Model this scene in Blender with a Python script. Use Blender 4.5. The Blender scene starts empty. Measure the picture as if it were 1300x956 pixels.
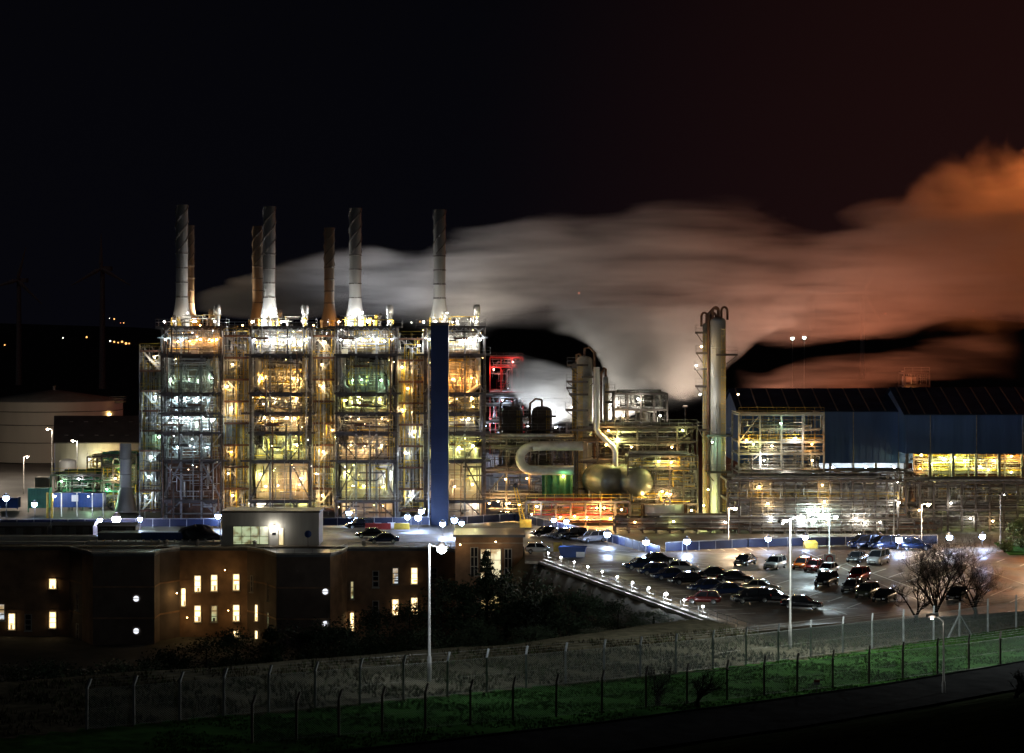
import bpy, math, random
from mathutils import Vector, Matrix
R = math.radians
PI = math.pi
sc = bpy.context.scene
COL = sc.collection
F, YH, HC = 2528.0, 430.0, 30.0          # focal length in photo pixels, horizon row, eye height

def at(px, py, Y):                        # a photo pixel at a given distance -> world point
    s = F / Y
    return Vector(((px - 650) / s, Y, HC - (py - YH) / s))
def gr(px, py, z=0.0):                    # a photo pixel on the level z -> world point
    s = (py - YH) / (HC - z)
    return Vector(((px - 650) / s, F / s, z))
def zz(py, Y): return HC - (py - YH) * Y / F
def xx(px, Y): return (px - 650) * Y / F

# ------------------------------------------------------------------ mesh builder
class MB:
    def __init__(s): s.v = []; s.f = []; s.m = []; s.sm = []
    def add(s, vs, fs, mi=0, smooth=False):
        o = len(s.v); s.v.extend([tuple(p) for p in vs])
        for f in fs: s.f.append(tuple(o + i for i in f)); s.m.append(mi); s.sm.append(smooth)
        return s
    def box(s, x0, x1, y0, y1, z0, z1, mi=0):
        vs = [(x0,y0,z0),(x1,y0,z0),(x1,y1,z0),(x0,y1,z0),(x0,y0,z1),(x1,y0,z1),(x1,y1,z1),(x0,y1,z1)]
        return s.add(vs, [(0,3,2,1),(4,5,6,7),(0,1,5,4),(1,2,6,5),(2,3,7,6),(3,0,4,7)], mi)
    def beam(s, p, q, w=.2, h=None, mi=0):
        p, q = Vector(p), Vector(q); h = h or w; d = (q - p)
        if d.length < 1e-6: return s
        d.normalize(); up = Vector((0,0,1)) if abs(d.z) < .95 else Vector((0,1,0))
        a = d.cross(up).normalized() * (w/2); b = a.cross(d).normalized() * (h/2)
        vs = [p-a-b, p+a-b, p+a+b, p-a+b, q-a-b, q+a-b, q+a+b, q-a+b]
        return s.add(vs, [(0,1,2,3),(7,6,5,4),(0,4,5,1),(1,5,6,2),(2,6,7,3),(3,7,4,0)], mi)
    def tube(s, pts, r, n=6, mi=0, caps=True, radii=None):
        pts = [Vector(p) for p in pts]; N = len(pts)
        ref = None; rings = []
        for i, p in enumerate(pts):
            d = (pts[min(i+1,N-1)] - pts[max(i-1,0)])
            if d.length < 1e-9: d = Vector((0,0,1))
            d.normalize()
            if ref is None:
                ref = Vector((0,0,1)) if abs(d.z) < .9 else Vector((1,0,0))
            a = (ref - d*ref.dot(d))
            if a.length < 1e-6: a = d.orthogonal()
            a.normalize(); ref = a; b = d.cross(a)
            rr = radii[i] if radii else r
            rings.append([p + (a*math.cos(2*PI*k/n) + b*math.sin(2*PI*k/n))*rr for k in range(n)])
        vs = [v for rg in rings for v in rg]; fs = []
        for i in range(N-1):
            for k in range(n):
                k2 = (k+1) % n
                fs.append((i*n+k, i*n+k2, (i+1)*n+k2, (i+1)*n+k))
        s.add(vs, fs, mi, True)
        if caps:
            s.add(rings[0], [tuple(range(n))[::-1]], mi); s.add(rings[-1], [tuple(range(n))], mi)
        return s
    def lathe(s, prof, c=(0,0,0), n=24, mi=0, axis='z'):
        vs = []; c = Vector(c)
        for r, h in prof:
            for k in range(n):
                t = 2*PI*k/n; a, b = r*math.cos(t), r*math.sin(t)
                p = (a,b,h) if axis == 'z' else ((h,a,b) if axis == 'x' else (b,h,a))
                vs.append(c + Vector(p))
        fs = [(i*n+k, i*n+(k+1)%n, (i+1)*n+(k+1)%n, (i+1)*n+k) for i in range(len(prof)-1) for k in range(n)]
        return s.add(vs, fs, mi, True)
    def ball(s, c, r, n=10, m=6, mi=0, sz=1.0):
        return s.lathe([(max(1e-4,r*math.sin(PI*i/m)), -r*sz*math.cos(PI*i/m)) for i in range(m+1)], c, n, mi)
    def poly(s, pts, mi=0): return s.add(pts, [tuple(range(len(pts)))], mi)
    def prism(s, pts, z0, z1, mi=0):      # pts = ccw outline in plan
        n = len(pts); vs = [(x,y,z0) for x,y in pts] + [(x,y,z1) for x,y in pts]
        return s.add(vs, [tuple(range(n))[::-1], tuple(range(n,2*n))] + [(i,(i+1)%n,(i+1)%n+n,i+n) for i in range(n)], mi)
    def build(s, name, mat=None, parent=None, loc=None):
        me = bpy.data.meshes.new(name); me.from_pydata(s.v, [], s.f)
        for m_ in (mat if isinstance(mat, (list, tuple)) else [mat]):
            if m_: me.materials.append(m_)
        me.polygons.foreach_set('material_index', s.m); me.polygons.foreach_set('use_smooth', s.sm)
        me.update()
        o = bpy.data.objects.new(name, me); COL.objects.link(o)
        if parent: o.parent = parent
        if loc is not None: o.location = loc
        return o

def tag(o, label=None, cat=None, group=None, kind=None):
    if label: o['label'] = label
    if cat: o['category'] = cat
    if group: o['group'] = group
    if kind: o['kind'] = kind
    return o
def empty(name, loc=(0,0,0), rz=0, label=None, cat=None, group=None):
    o = bpy.data.objects.new(name, None); COL.objects.link(o)
    o.location = loc; o.rotation_euler = (0,0,rz); o.empty_display_size = .5
    return tag(o, label, cat, group)
KIDS = {}
def copy_tree(o, parent=None, lights=True):
    c = o.copy(); COL.objects.link(c); c.parent = parent
    for ch in list(o.children):
        if ch.type == 'LIGHT' and not lights: continue
        copy_tree(ch, c, lights)
    return c

# ------------------------------------------------------------------ materials
def pm(name, col, rough=.6, metal=0.0, var=.25, scale=1.2, bump=0.0, streak=False, spec=.5, col2=None, detail=5):
    m = bpy.data.materials.new(name); m.use_nodes = True; nt = m.node_tree; N = nt.nodes; L = nt.links
    b = N['Principled BSDF']; b.inputs['Roughness'].default_value = rough; b.inputs['Metallic'].default_value = metal
    b.inputs['Specular IOR Level'].default_value = spec
    tc = N.new('ShaderNodeTexCoord'); mp = N.new('ShaderNodeMapping'); L.new(tc.outputs['Object'], mp.inputs['Vector'])
    if streak: mp.inputs['Scale'].default_value = (1, 1, .12)
    nz = N.new('ShaderNodeTexNoise'); nz.inputs['Scale'].default_value = scale; nz.inputs['Detail'].default_value = detail
    L.new(mp.outputs[0], nz.inputs['Vector'])
    cr = N.new('ShaderNodeValToRGB'); cr.color_ramp.elements[0].position = .3; cr.color_ramp.elements[1].position = .7
    c2 = col2 or tuple(min(1, c*(1+var)) for c in col); c1 = tuple(c*(1-var) for c in col) if not col2 else col
    cr.color_ramp.elements[0].color = (*c1, 1); cr.color_ramp.elements[1].color = (*c2, 1)
    L.new(nz.outputs['Fac'], cr.inputs[0]); L.new(cr.outputs[0], b.inputs['Base Color'])
    if bump:
        bp = N.new('ShaderNodeBump'); bp.inputs['Strength'].default_value = bump; bp.inputs['Distance'].default_value = .1
        L.new(nz.outputs['Fac'], bp.inputs['Height']); L.new(bp.outputs[0], b.inputs['Normal'])
    return m
def em(name, col, strength):
    m = bpy.data.materials.new(name); m.use_nodes = True; b = m.node_tree.nodes['Principled BSDF']
    b.inputs['Base Color'].default_value = (.8,.8,.8,1); b.inputs['Emission Color'].default_value = (*col, 1)
    b.inputs['Emission Strength'].default_value = strength
    m.cycles.emission_sampling = 'NONE'
    return m
M = dict(
    steel=pm('galvanised_steel', (.34,.34,.33), .55, .3, .35, 1.5),
    darksteel=pm('dark_painted_steel', (.10,.085,.075), .6, .1, .4, 1.0),
    rust=pm('rust_brown_steel', (.17,.09,.055), .75, .1, .5, .8),
    grate=pm('open_grating', (.16,.15,.14), .7, .2, .3, 3),
    casing=pm('furnace_casing_paint', (.33,.27,.21), .65, .05, .35, .35, streak=True),
    cream=pm('cream_cladding', (.62,.56,.42), .6, 0, .2, .5, streak=True),
    white=pm('white_lagging', (.72,.72,.70), .45, .1, .15, .6, streak=True),
    alu=pm('aluminium_cladding', (.58,.58,.56), .38, .55, .18, .5, streak=True),
    yellow=pm('safety_yellow_paint', (.62,.42,.05), .5, 0, .2, 2),
    blueclad=pm('dark_blue_cladding', (.075,.165,.42), .7, 0, .25, .3, streak=True),
    bluepanel=pm('blue_site_panel', (.014,.05,.20), .5, 0, .25, .7),
    redp=pm('red_paint', (.45,.05,.04), .5, 0, .2, 1),
    green=pm('green_mesh_cloth', (.022,.10,.045), .85, 0, .4, 1.2),
    greenp=pm('green_paint', (.05,.25,.13), .5, 0, .2, 1),
    concrete=pm('concrete', (.40,.39,.36), .8, 0, .25, .6, .3, streak=True),
    concd=pm('yard_concrete', (.075,.070,.065), .6, 0, .4, .12, .2),
    roofm=pm('wet_roof_membrane', (.13,.14,.16), .32, 0, .4, .25, .15),
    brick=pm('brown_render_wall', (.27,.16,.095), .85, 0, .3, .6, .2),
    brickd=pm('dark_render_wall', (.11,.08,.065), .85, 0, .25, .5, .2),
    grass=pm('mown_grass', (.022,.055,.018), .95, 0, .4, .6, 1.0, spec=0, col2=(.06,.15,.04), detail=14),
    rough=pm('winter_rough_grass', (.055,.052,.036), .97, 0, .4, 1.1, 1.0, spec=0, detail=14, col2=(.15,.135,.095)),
    soil=pm('dark_soil', (.05,.045,.035), .95, 0, .4, .3, .5),
    bark=pm('bark', (.016,.013,.011), .95, 0, .3, 3, spec=.1),
    leafd=pm('evergreen_leaf', (.022,.04,.016), .75, 0, .5, .8),
    leafp=pm('pale_leaf', (.10,.13,.05), .75, 0, .4, 1),
    postg=pm('concrete_post', (.30,.32,.33), .8, 0, .25, 2),
    black=pm('black_rubber', (.018,.018,.018), .8, 0, .2, 5),
    paintw=pm('road_paint', (.62,.60,.52), .6, 0, .25, 3),
    plastic_w=pm('white_plastic', (.75,.75,.75), .4, 0, .05, 3),
    insul=pm('grey_lagging', (.38,.37,.33), .6, .2, .25, .8),
    tankp=pm('tank_paint', (.52,.46,.38), .6, .05, .12, .15, streak=True),
    roofg=pm('grey_metal_roof', (.16,.155,.15), .6, .2, .2, .4),
    roofb=pm('blue_metal_roof', (.035,.055,.11), .9, 0, .3, .3, spec=.05),
)
# wet tarmac: glossy patches that stay where the water lies
def tarmac(name, base, wet=.18, dry=.6):
    m = pm(name, base, .5, 0, .35, .9, .25); nt = m.node_tree; N = nt.nodes; L = nt.links; b = N['Principled BSDF']
    nz = N.new('ShaderNodeTexNoise'); nz.inputs['Scale'].default_value = .09; nz.inputs['Detail'].default_value = 6
    tc = N.new('ShaderNodeTexCoord'); L.new(tc.outputs['Object'], nz.inputs['Vector'])
    mr = N.new('ShaderNodeMapRange'); mr.inputs[1].default_value = .4; mr.inputs[2].default_value = .62
    mr.inputs[3].default_value = wet; mr.inputs[4].default_value = dry
    L.new(nz.outputs['Fac'], mr.inputs[0]); L.new(mr.outputs[0], b.inputs['Roughness'])
    return m
M['drump'] = pm('weathered_drum_paint', (.13,.14,.10), .45, .3, .3, .5, col2=(.26,.27,.2), detail=8)
M['oldcasing'] = pm('stained_casing', (.05,.04,.032), .7, .1, .3, .22, col2=(.30,.25,.19), streak=True, detail=8)
M['barrierp'] = pm('dark_blue_barrier_paint', (.004,.010,.040), .5, 0, .3, .6)
M['tarmac'] = tarmac('wet_tarmac', (.125,.098,.070), .42, .85)
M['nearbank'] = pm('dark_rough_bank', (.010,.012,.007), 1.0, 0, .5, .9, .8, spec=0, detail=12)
M['road'] = pm('dry_road_tarmac', (.016,.016,.017), .95, 0, .25, .8, .1, spec=.0)
WARM, SOD, COOL, BLUE, WHT, GRN, CYAN, YG = (1,.70,.34), (1,.46,.13), (.86,.94,1), (.60,.74,1), (1,.93,.80), (.55,1,.6), (.72,.93,1), (.93,1,.35)
EM = {}
def emc(c, s=30):
    k = (c, s)
    if k not in EM: EM[k] = em('lit_lamp_glass', c, s)
    return EM[k]

LAMPMESH = {}
NL = [0]
def lamp(parent, p, col, power, r=.16, name='lamp', es=40, shadow=True, lr=None, spot=None):
    """a lit lamp: a small housing and its glass, and the light it gives"""
    k = (col, r, es)
    if k not in LAMPMESH:
        mb = MB(); mb.ball((0,0,0), r, 8, 6, 1); mb.lathe([(r*.3, r*1.5),(r*1.05, r*.75),(r*1.15,r*.55)], (0,0,0), 8, 0)
        o = mb.build('lamp', [M['darksteel'], emc(col, es)]); LAMPMESH[k] = o.data; bpy.data.objects.remove(o)
    o = bpy.data.objects.new(name, LAMPMESH[k]); COL.objects.link(o)
    o.location = p
    if parent: o.parent = parent
    if power > 0:
        NL[0] += 1
        l = bpy.data.lights.new('lamp_light', 'SPOT' if spot else 'POINT'); l.energy = power; l.color = col; l.shadow_soft_size = lr or r*1.3
        lo = bpy.data.objects.new('lamp_light', l); COL.objects.link(lo); lo.parent = o
        if spot:
            l.spot_size = R(spot[0]); l.spot_blend = .6
            d = Vector(spot[1]).normalized(); lo.rotation_euler = d.to_track_quat('-Z','Y').to_euler()
            lo.location = d*r*1.5
        else: lo.location = (0, -r*1.6, -r*.2)
    return o

# ------------------------------------------------------------------ camera, world
cam = bpy.data.cameras.new('camera'); co = bpy.data.objects.new('camera', cam); COL.objects.link(co)
co.location = (0,0,HC); co.rotation_euler = (R(90),0,0)
cam.lens = 36*F/1300; cam.sensor_width = 36; cam.shift_y = -48/1300; cam.clip_end = 20000; cam.clip_start = .5
sc.camera = co
w = bpy.data.worlds.new('World'); sc.world = w; w.use_nodes = True
nt = w.node_tree; N = nt.nodes; L = nt.links; bg = N['Background']
sky = N.new('ShaderNodeTexSky'); sky.sky_type = 'NISHITA'; sky.sun_disc = False; sky.sun_elevation = R(-4); sky.sun_rotation = R(200)
mul = N.new('ShaderNodeVectorMath'); mul.operation = 'SCALE'; mul.inputs[3].default_value = .001
L.new(sky.outputs[0], mul.inputs[0])
tc = N.new('ShaderNodeTexCoord'); sp = N.new('ShaderNodeSeparateXYZ'); L.new(tc.outputs['Generated'], sp.inputs[0])
mr = N.new('ShaderNodeMapRange'); mr.inputs[1].default_value = -.02; mr.inputs[2].default_value = .45
cr = N.new('ShaderNodeValToRGB'); cr.color_ramp.elements[0].color = (.0019,.0019,.0034,1); cr.color_ramp.elements[1].color = (.0009,.0009,.0013,1)
L.new(sp.outputs['Z'], mr.inputs[0]); L.new(mr.outputs[0], cr.inputs[0])
# the flare beyond the right of the site lights the night air there
dt = N.new('ShaderNodeVectorMath'); dt.operation = 'DOT_PRODUCT'; dt.inputs[1].default_value = Vector((.40,.92,.05)).normalized()
L.new(tc.outputs['Generated'], dt.inputs[0])
mr2 = N.new('ShaderNodeMapRange'); mr2.interpolation_type = 'SMOOTHSTEP'; mr2.inputs[1].default_value = .90; mr2.inputs[2].default_value = 1.0
L.new(dt.outputs['Value'], mr2.inputs[0])
glow = N.new('ShaderNodeVectorMath'); glow.operation = 'SCALE'; glow.inputs[0].default_value = (.0095,.0021,.0007); L.new(mr2.outputs[0], glow.inputs[3])
a1 = N.new('ShaderNodeVectorMath'); a1.operation = 'ADD'; a2 = N.new('ShaderNodeVectorMath'); a2.operation = 'ADD'
L.new(mul.outputs[0], a1.inputs[0]); L.new(cr.outputs[0], a1.inputs[1]); L.new(a1.outputs[0], a2.inputs[0]); L.new(glow.outputs[0], a2.inputs[1])
L.new(a2.outputs[0], bg.inputs['Color']); bg.inputs['Strength'].default_value = 1.0
night_fill = bpy.data.lights.new('night_fill', 'SUN'); night_fill.energy = .016; night_fill.angle = R(.5); night_fill.color = (.8,.88,1)  # faint fill sun added to lift the walls, not a known moon
mo = bpy.data.objects.new('night_fill', night_fill); COL.objects.link(mo); mo.rotation_euler = (R(48),0,R(-25))
sc.view_settings.view_transform = 'Standard'; sc.view_settings.look = 'None'; sc.view_settings.gamma = 1; sc.view_settings.exposure = 0
sc.view_settings.use_curve_mapping = False

# ------------------------------------------------------------------ terrain
EA, EB = Vector((4.6,268.5)), Vector((23.2,205.0))       # parapet line of the car park
ED = (EB-EA).normalized(); EN = Vector((ED.y,-ED.x))      # EN points right? fixed below
if EN.x > 0: EN = -EN                                      # towards the valley (left)
def sm(a, b, x):
    t = max(0, min(1, (x-a)/(b-a))); return t*t*(3-2*t)
def tf(X, Y): return (Y - 149 - .93*X) / 1.366
def nse(x, y): return (math.sin(x*.37+y*.21)+math.sin(x*.13-y*.41+1.7)+math.sin(x*.9+y*.7)*.4)*.4
def hgt(X, Y):
    t = tf(X, Y); zf = max(.9, min(6.5, 3.75 - .07*X + (.0006*X*X if X > 0 else 0)))
    if t <= 0:
        z = zf + .05*min(-t, 14)
        if t < -23: z += .268*(-t-23)
        return z + nse(X, Y)*.12*sm(-22,-26,t) + nse(X,Y)*.04
    # right: down to the level of the car park;  left: crest, then the valley
    nb = 205 + (X-23)*.43                                   # near edge of the car park
    zr = zf*(1 - sm(0, 1, (Y-(149+.93*X))/max(8, nb-2-(149+.93*X)))) - .25*sm(nb-8, nb, Y)
    dl = (Vector((X,Y))-EA).dot(EN)                         # distance into the valley from the parapet line
    crest = 14 + max(0, X)*.25
    zl = zf*(1-sm(crest, crest+32, t)) - 13*sm(crest, crest+55, t)
    k = sm(.8, 7, dl)
    if Y > 268: k *= 1 - sm(-2, 6, X) if Y < 292 else 0
    if Y > 292: k = 0
    z = zl*k + zr*(1-k)
    if Y > 300: z = -.25
    return z + nse(X,Y)*.12*sm(0,4,t)*(1 if Y < nb-4 or k > .5 else 0)
def frange(a, b, s):
    o = []; x = a
    while x < b: o.append(x); x += s
    return o
xs = frange(-900,-120,60)+frange(-120,-75,6)+frange(-75,75,1.5)+frange(75,130,6)+frange(130,1000,60)
ys = frange(-60,90,5)+frange(90,312,1.5)+frange(312,420,12)+frange(420,1500,90)
mb = MB(); nx = len(xs)
mb.add([(x,y,hgt(x,y)) for y in ys for x in xs], [(j*nx+i, j*nx+i+1, (j+1)*nx+i+1, (j+1)*nx+i) for j in range(len(ys)-1) for i in range(nx-1)], 0, True)
g = mb.build('ground', [M['rough'], M['grass'], M['concd'], M['soil'], M['nearbank']])
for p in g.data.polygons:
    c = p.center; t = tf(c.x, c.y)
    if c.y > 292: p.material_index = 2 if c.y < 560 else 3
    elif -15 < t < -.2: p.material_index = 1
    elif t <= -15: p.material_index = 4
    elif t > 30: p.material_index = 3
tag(g, 'dark rough slope and flat ground of the works', kind='structure')
mb = MB()                                                  # dark land out to the horizon, low hills with the town lights
hx = frange(-3600,3700,120); hy = [1400,1700,2000,2300,2600,3000,3600,4400]
random.seed(4)
def hillz(x, y):
    k = sm(1500, 3000, y)
    return -.5 + k*(52 + 14*math.sin(x*.0016+1) + 9*math.sin(x*.0047+.4) + 5*math.sin(x*.013)) 
mb.add([(x,y,hillz(x,y)) for y in hy for x in hx], [(j*len(hx)+i, j*len(hx)+i+1, (j+1)*len(hx)+i+1, (j+1)*len(hx)+i) for j in range(len(hy)-1) for i in range(len(hx)-1)], 0, True)
tag(mb.build('hills', M['soil']), 'low dark hills on the night horizon', kind='structure')

mb = MB(); ra = []                                         # road in front of the nearer fence
for i in range(61):
    X_ = -60+i*2.2
    for off in (-22.6,-15.4):
        Y_ = 149+.93*X_+off*1.366; ra.append((X_, Y_, max(hgt(X_,Y_),hgt(X_+1,Y_),hgt(X_-1,Y_))+.12))
mb.add(ra, [(2*i,2*i+2,2*i+3,2*i+1) for i in range(60)], 0, True); tag(mb.build('road', M['road']), 'narrow dark road in front of the fences', kind='structure')
mb = MB(); mb.add([(x,y+o_,z+h_) for (x,y,z) in ra[1::2] for (o_,h_) in ((0,-.3),(0,.11),(.2,.11),(.2,-.3))], [(4*i+k,4*i+4+k,4*i+5+k,4*i+1+k) for i in range(60) for k in range(3)]); tag(mb.build('kerb', M['road']), kind='structure')
# car park sheet and the deck in front of the works
cpts = [tuple(EB), (60,221), (140,256), (140,306), (-170,306), (-170,287.5), (1.75,287.5), (1.75,268.5), tuple(EA)]
mb = MB(); mb.prism(cpts, -.35, 0); tag(mb.build('car_park', M['tarmac']), 'wet tarmac car park below the works', kind='structure')
# parapet and retaining wall on the valley edge
mb = MB()
a, b = EA, EB + ED*6
n_ = EN
def strip(mb, a, b, off0, off1, z0, z1, mi=0):
    p = [a+n_*off0, b+n_*off0, b+n_*off1, a+n_*off1]
    mb.prism([(q.x,q.y) for q in p][::-1], z0, z1, mi)
strip(mb, a, b, .02, .5, -13, .0)
strip(mb, a, b, .0, .55, .004, .28)
rw = empty('retaining_wall', (0,0,0), 0, 'long concrete retaining wall along the valley side of the car park', 'wall')
mb.build('wall', M['concrete'], rw)
mb = MB(); strip(mb, a, b, .55, .95, -.35, .02); mb.build('ledge', M['concrete'], rw)
mb = MB()
for i in range(28):
    q = a.lerp(b, i/27) + n_*.3; mb.tube([(q.x,q.y,.28),(q.x,q.y,1.25)], .03, 5)
for z in (.75,1.25): mb.tube([(*(a+n_*.3),z),(*(b+n_*.3),z)], .03, 5)
mb.build('handrail', M['steel'], rw)
for i, (px, py) in enumerate([(692,703),(705,716),(722,711),(738,719),(760,725),(782,732),(805,740),(830,747),(841,757),(855,756),(909,773)]):
    t = (gr(px, py+6).xy - EA).dot(ED); t = 1.5 + i*5.55
    q = EA + ED*t + n_*.15
    e = MB(); e.tube([(0,0,0),(0,0,.86)], .04, 6); o = e.build('bollard_light', M['darksteel'], loc=(q.x,q.y,.28))
    tag(o, 'small white lamp post, %s from the hatchback end along the parapet' % ['first','second','third','fourth','fifth','sixth','seventh','eighth','ninth','tenth','eleventh'][i], 'lamp', 'lamp posts along the parapet')
    lamp(o, (0,0,.98), COOL, 260 if i != 8 else 600, .13 if i != 8 else .2, es=60)

# painted bays
mb = MB()
def line(p, q, w=.2):
    p, q = Vector(p).xy, Vector(q).xy; d = (q-p).normalized(); n = Vector((-d.y,d.x))*w/2
    mb.poly([(*(p-n),.004),(*(q-n),.004),(*(q+n),.004),(*(p+n),.004)])
line(gr(912,724), gr(1075,780)); line(gr(1020,700), gr(1190,772)); line(gr(1075,716), gr(1175,752))
line(gr(1180,700), gr(1330,752))
line(gr(840,712), gr(905,724))
bd = Vector((.48,.877))
def bays(p, q, n, L1, L2):
    p, q = gr(*p).xy, gr(*q).xy
    for i in range(n):
        c = p.lerp(q, i/(n-1)); line((*(c - bd*L1),0), (*(c + bd*L2),0))
bays((1150,708), (1320,768), 9, 4.5, 5); bays((965,735),(1075,772), 6, 0, 5); bays((1035,707),(1160,735), 7, 3, 3)
bays((1080,692),(1250,706), 10, 1.5, 2.5); bays((1215,702),(1330,722), 5, 2, 2)
for k in range(7):
    c = gr(690+20*k, 705+5.6*k).xy; 
bd2 = Vector((.93,.30))
for k in range(16):
    c = EA + ED*(4+k*3.4); c = c - n_*2.2; line((*c,0), (*(c+bd2*4.8),0)); line((*(c+bd2*12.5),0), (*(c+bd2*17.5),0))
for k in range(10): line(gr(800+18*k,694), gr(812+18*k,699))
line(gr(690,690),gr(800,700)); line(gr(800,699), gr(1000,705)); line(gr(760,700), gr(900,716))
tag(mb.build('road_markings', M['paintw']), 'white bay lines painted on the car park', kind='structure')

# ------------------------------------------------------------------ fences with cranked posts
def wire_mat(name, k):
    m = bpy.data.materials.new(name); m.use_nodes = True; nt = m.node_tree; N = nt.nodes; L = nt.links
    b = N['Principled BSDF']; b.inputs['Base Color'].default_value = (.42,.45,.47,1); b.inputs['Metallic'].default_value = .3; b.inputs['Roughness'].default_value = .5
    tc = N.new('ShaderNodeTexCoord'); outs = []
    for a in (45, -45):
        mp = N.new('ShaderNodeMapping'); mp.inputs['Rotation'].default_value = (0, R(a), 0); L.new(tc.outputs['Object'], mp.inputs[0])
        wv = N.new('ShaderNodeTexWave'); wv.inputs['Scale'].default_value = 3.2; wv.bands_direction = 'X'; L.new(mp.outputs[0], wv.inputs[0])
        gt = N.new('ShaderNodeMath'); gt.operation = 'GREATER_THAN'; gt.inputs[1].default_value = k; L.new(wv.outputs['Fac'], gt.inputs[0]); outs.append(gt)
    mx = N.new('ShaderNodeMath'); mx.operation = 'MAXIMUM'; L.new(outs[0].outputs[0], mx.inputs[0]); L.new(outs[1].outputs[0], mx.inputs[1])
    L.new(mx.outputs[0], b.inputs['Alpha']); return m
M['wire'] = wire_mat('chain_link', .94)
def fence(pts, label, post_mat, hh=2.55, crank=.55, away=1, braces=()):
    root = empty('security_fence', (pts[0][0], pts[0][1], 0), 0, label, 'fence')
    o0 = Vector((pts[0][0], pts[0][1], 0)); P = [Vector((x,y,hgt(x,y)))-o0 for x,y in pts]
    for i, p in enumerate(P):
        d = (P[min(i+1,len(P)-1)]-P[max(0,i-1)]); d.z = 0; d.normalize(); n = Vector((-d.y,d.x,0))*away
        lean = n*.0
        c = Vector((random.uniform(-.02,.02), random.uniform(-.02,.02), 0))
        mb = MB(); mb.beam(p-Vector((0,0,.3)), p+c+Vector((0,0,hh)), .15); mb.beam(p+c+Vector((0,0,hh-.04)), p+c+d*.42+n*.25+Vector((0,0,hh+crank)), .14)
        if i in braces:
            for s_ in (-1, 1): mb.beam(p+Vector((0,0,hh*.8)), p+d*1.9*s_+Vector((0,0,.0)), .13)
        mb.build('post', post_mat, root)
    mb = MB()
    for i in range(len(P)-1):
        a, b = P[i], P[i+1]; mb.poly([a+Vector((0,0,.03)), b+Vector((0,0,.03)), b+Vector((0,0,hh)), a+Vector((0,0,hh))])
    mb.build('wire_mesh', M['wire'], root)
    mb = MB()
    for i in range(len(P)-1):
        a, b = P[i], P[i+1]; d = (b-a); d.z = 0; d.normalize(); n = Vector((-d.y,d.x,0))*away
        for z in (.1, hh*.5, hh-.05): mb.tube([a+Vector((0,0,z)), b+Vector((0,0,z))], .012, 3, caps=False)
        for f in (.35,.65,.97):
            o = d*.34*f+n*.25*f+Vector((0,0,hh+crank*f)); mb.tube([a+o, b+o], .008, 3, caps=False)
    mb.build('strand_wire', M['steel'], root)
    return root
random.seed(2)
fx = []
for px in [110,170,228,284,341,400,457,512,568,618,668,718,767,813,858,905,947,988,1029,1070,1107,1147,1185,1218,1254,1290,1324]:
    # intersection of the viewing direction with the fence line Y=149+.93X
    k = (px-650)/F; Y = 149/(1-.93*k); fx.append((k*Y, Y))
fence(fx, 'long chain link fence with cranked posts at the back of the lit grass strip', M['postg'], braces=(23,))
f2 = []
for px in [320,376,430,485,540,597,651,706,764,820,872,923,970,1012,1057,1103,1146,1190,1230,1270,1309]:
    k = (px-650)/F; Y = 134/(1-.80*k); f2.append((k*Y, Y))
fence(f2, 'nearer chain link fence with dark cranked posts at the front of the grass strip', M['darksteel'], hh=2.3, away=1)

# tufts: short grass on the mown strip, longer dead grass on the rough bank
rnd_ = random.Random(31)
def tufts(name, label, mats, n, tmin, tmax, hmin, hmax, xa, xb):
    mb = MB()
    for i in range(n):
        X_ = rnd_.uniform(xa, xb); t = rnd_.uniform(tmin, tmax); Y_ = 149+.93*X_+t*1.366
        if nse(X_*1.7, Y_*2.3)+rnd_.uniform(-.5,.5) < -.15: continue
        z = hgt(X_, Y_)-.02; h = rnd_.uniform(hmin, hmax); mi = rnd_.randrange(len(mats))
        for k in range(3):
            a = rnd_.uniform(0, PI); w_ = rnd_.uniform(.02,.07); dx, dy = math.cos(a)*w_, math.sin(a)*w_; lx, ly = rnd_.gauss(0,h*.35), rnd_.gauss(0,h*.35)
            ox, oy = rnd_.gauss(0,.08), rnd_.gauss(0,.08)
            mb.add([(X_+ox-dx,Y_+oy-dy,z),(X_+ox+dx,Y_+oy+dy,z),(X_+ox+lx,Y_+oy+ly,z+h)], [(0,1,2)], mi)
    tag(mb.build(name, mats), label, kind='stuff')
M['blade'] = pm('grass_blade', (.03,.075,.02), .9, 0, .4, .7, spec=0, col2=(.09,.19,.05)); M['blade_b'] = pm('dull_grass_blade', (.05,.07,.025), .9, 0, .4, .7, spec=0)
M['straw'] = pm('dead_grass', (.12,.10,.065), .95, 0, .4, .8, spec=0); M['straw_d'] = pm('dark_dead_grass', (.05,.045,.03), .95, 0, .4, .8, spec=0)
tufts('grass', 'short green grass growing between the two fences', [M['blade'],M['blade'],M['blade_b']], 26000, -14.6, -.3, .06, .2, -22, 60)
tufts('dead_grass', 'long dull winter grass on the bank behind the fence', [M['straw'],M['straw_d'],M['straw_d'],M['blade_b']], 17000, .2, 15, .15, .45, -34, 62)
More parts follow.
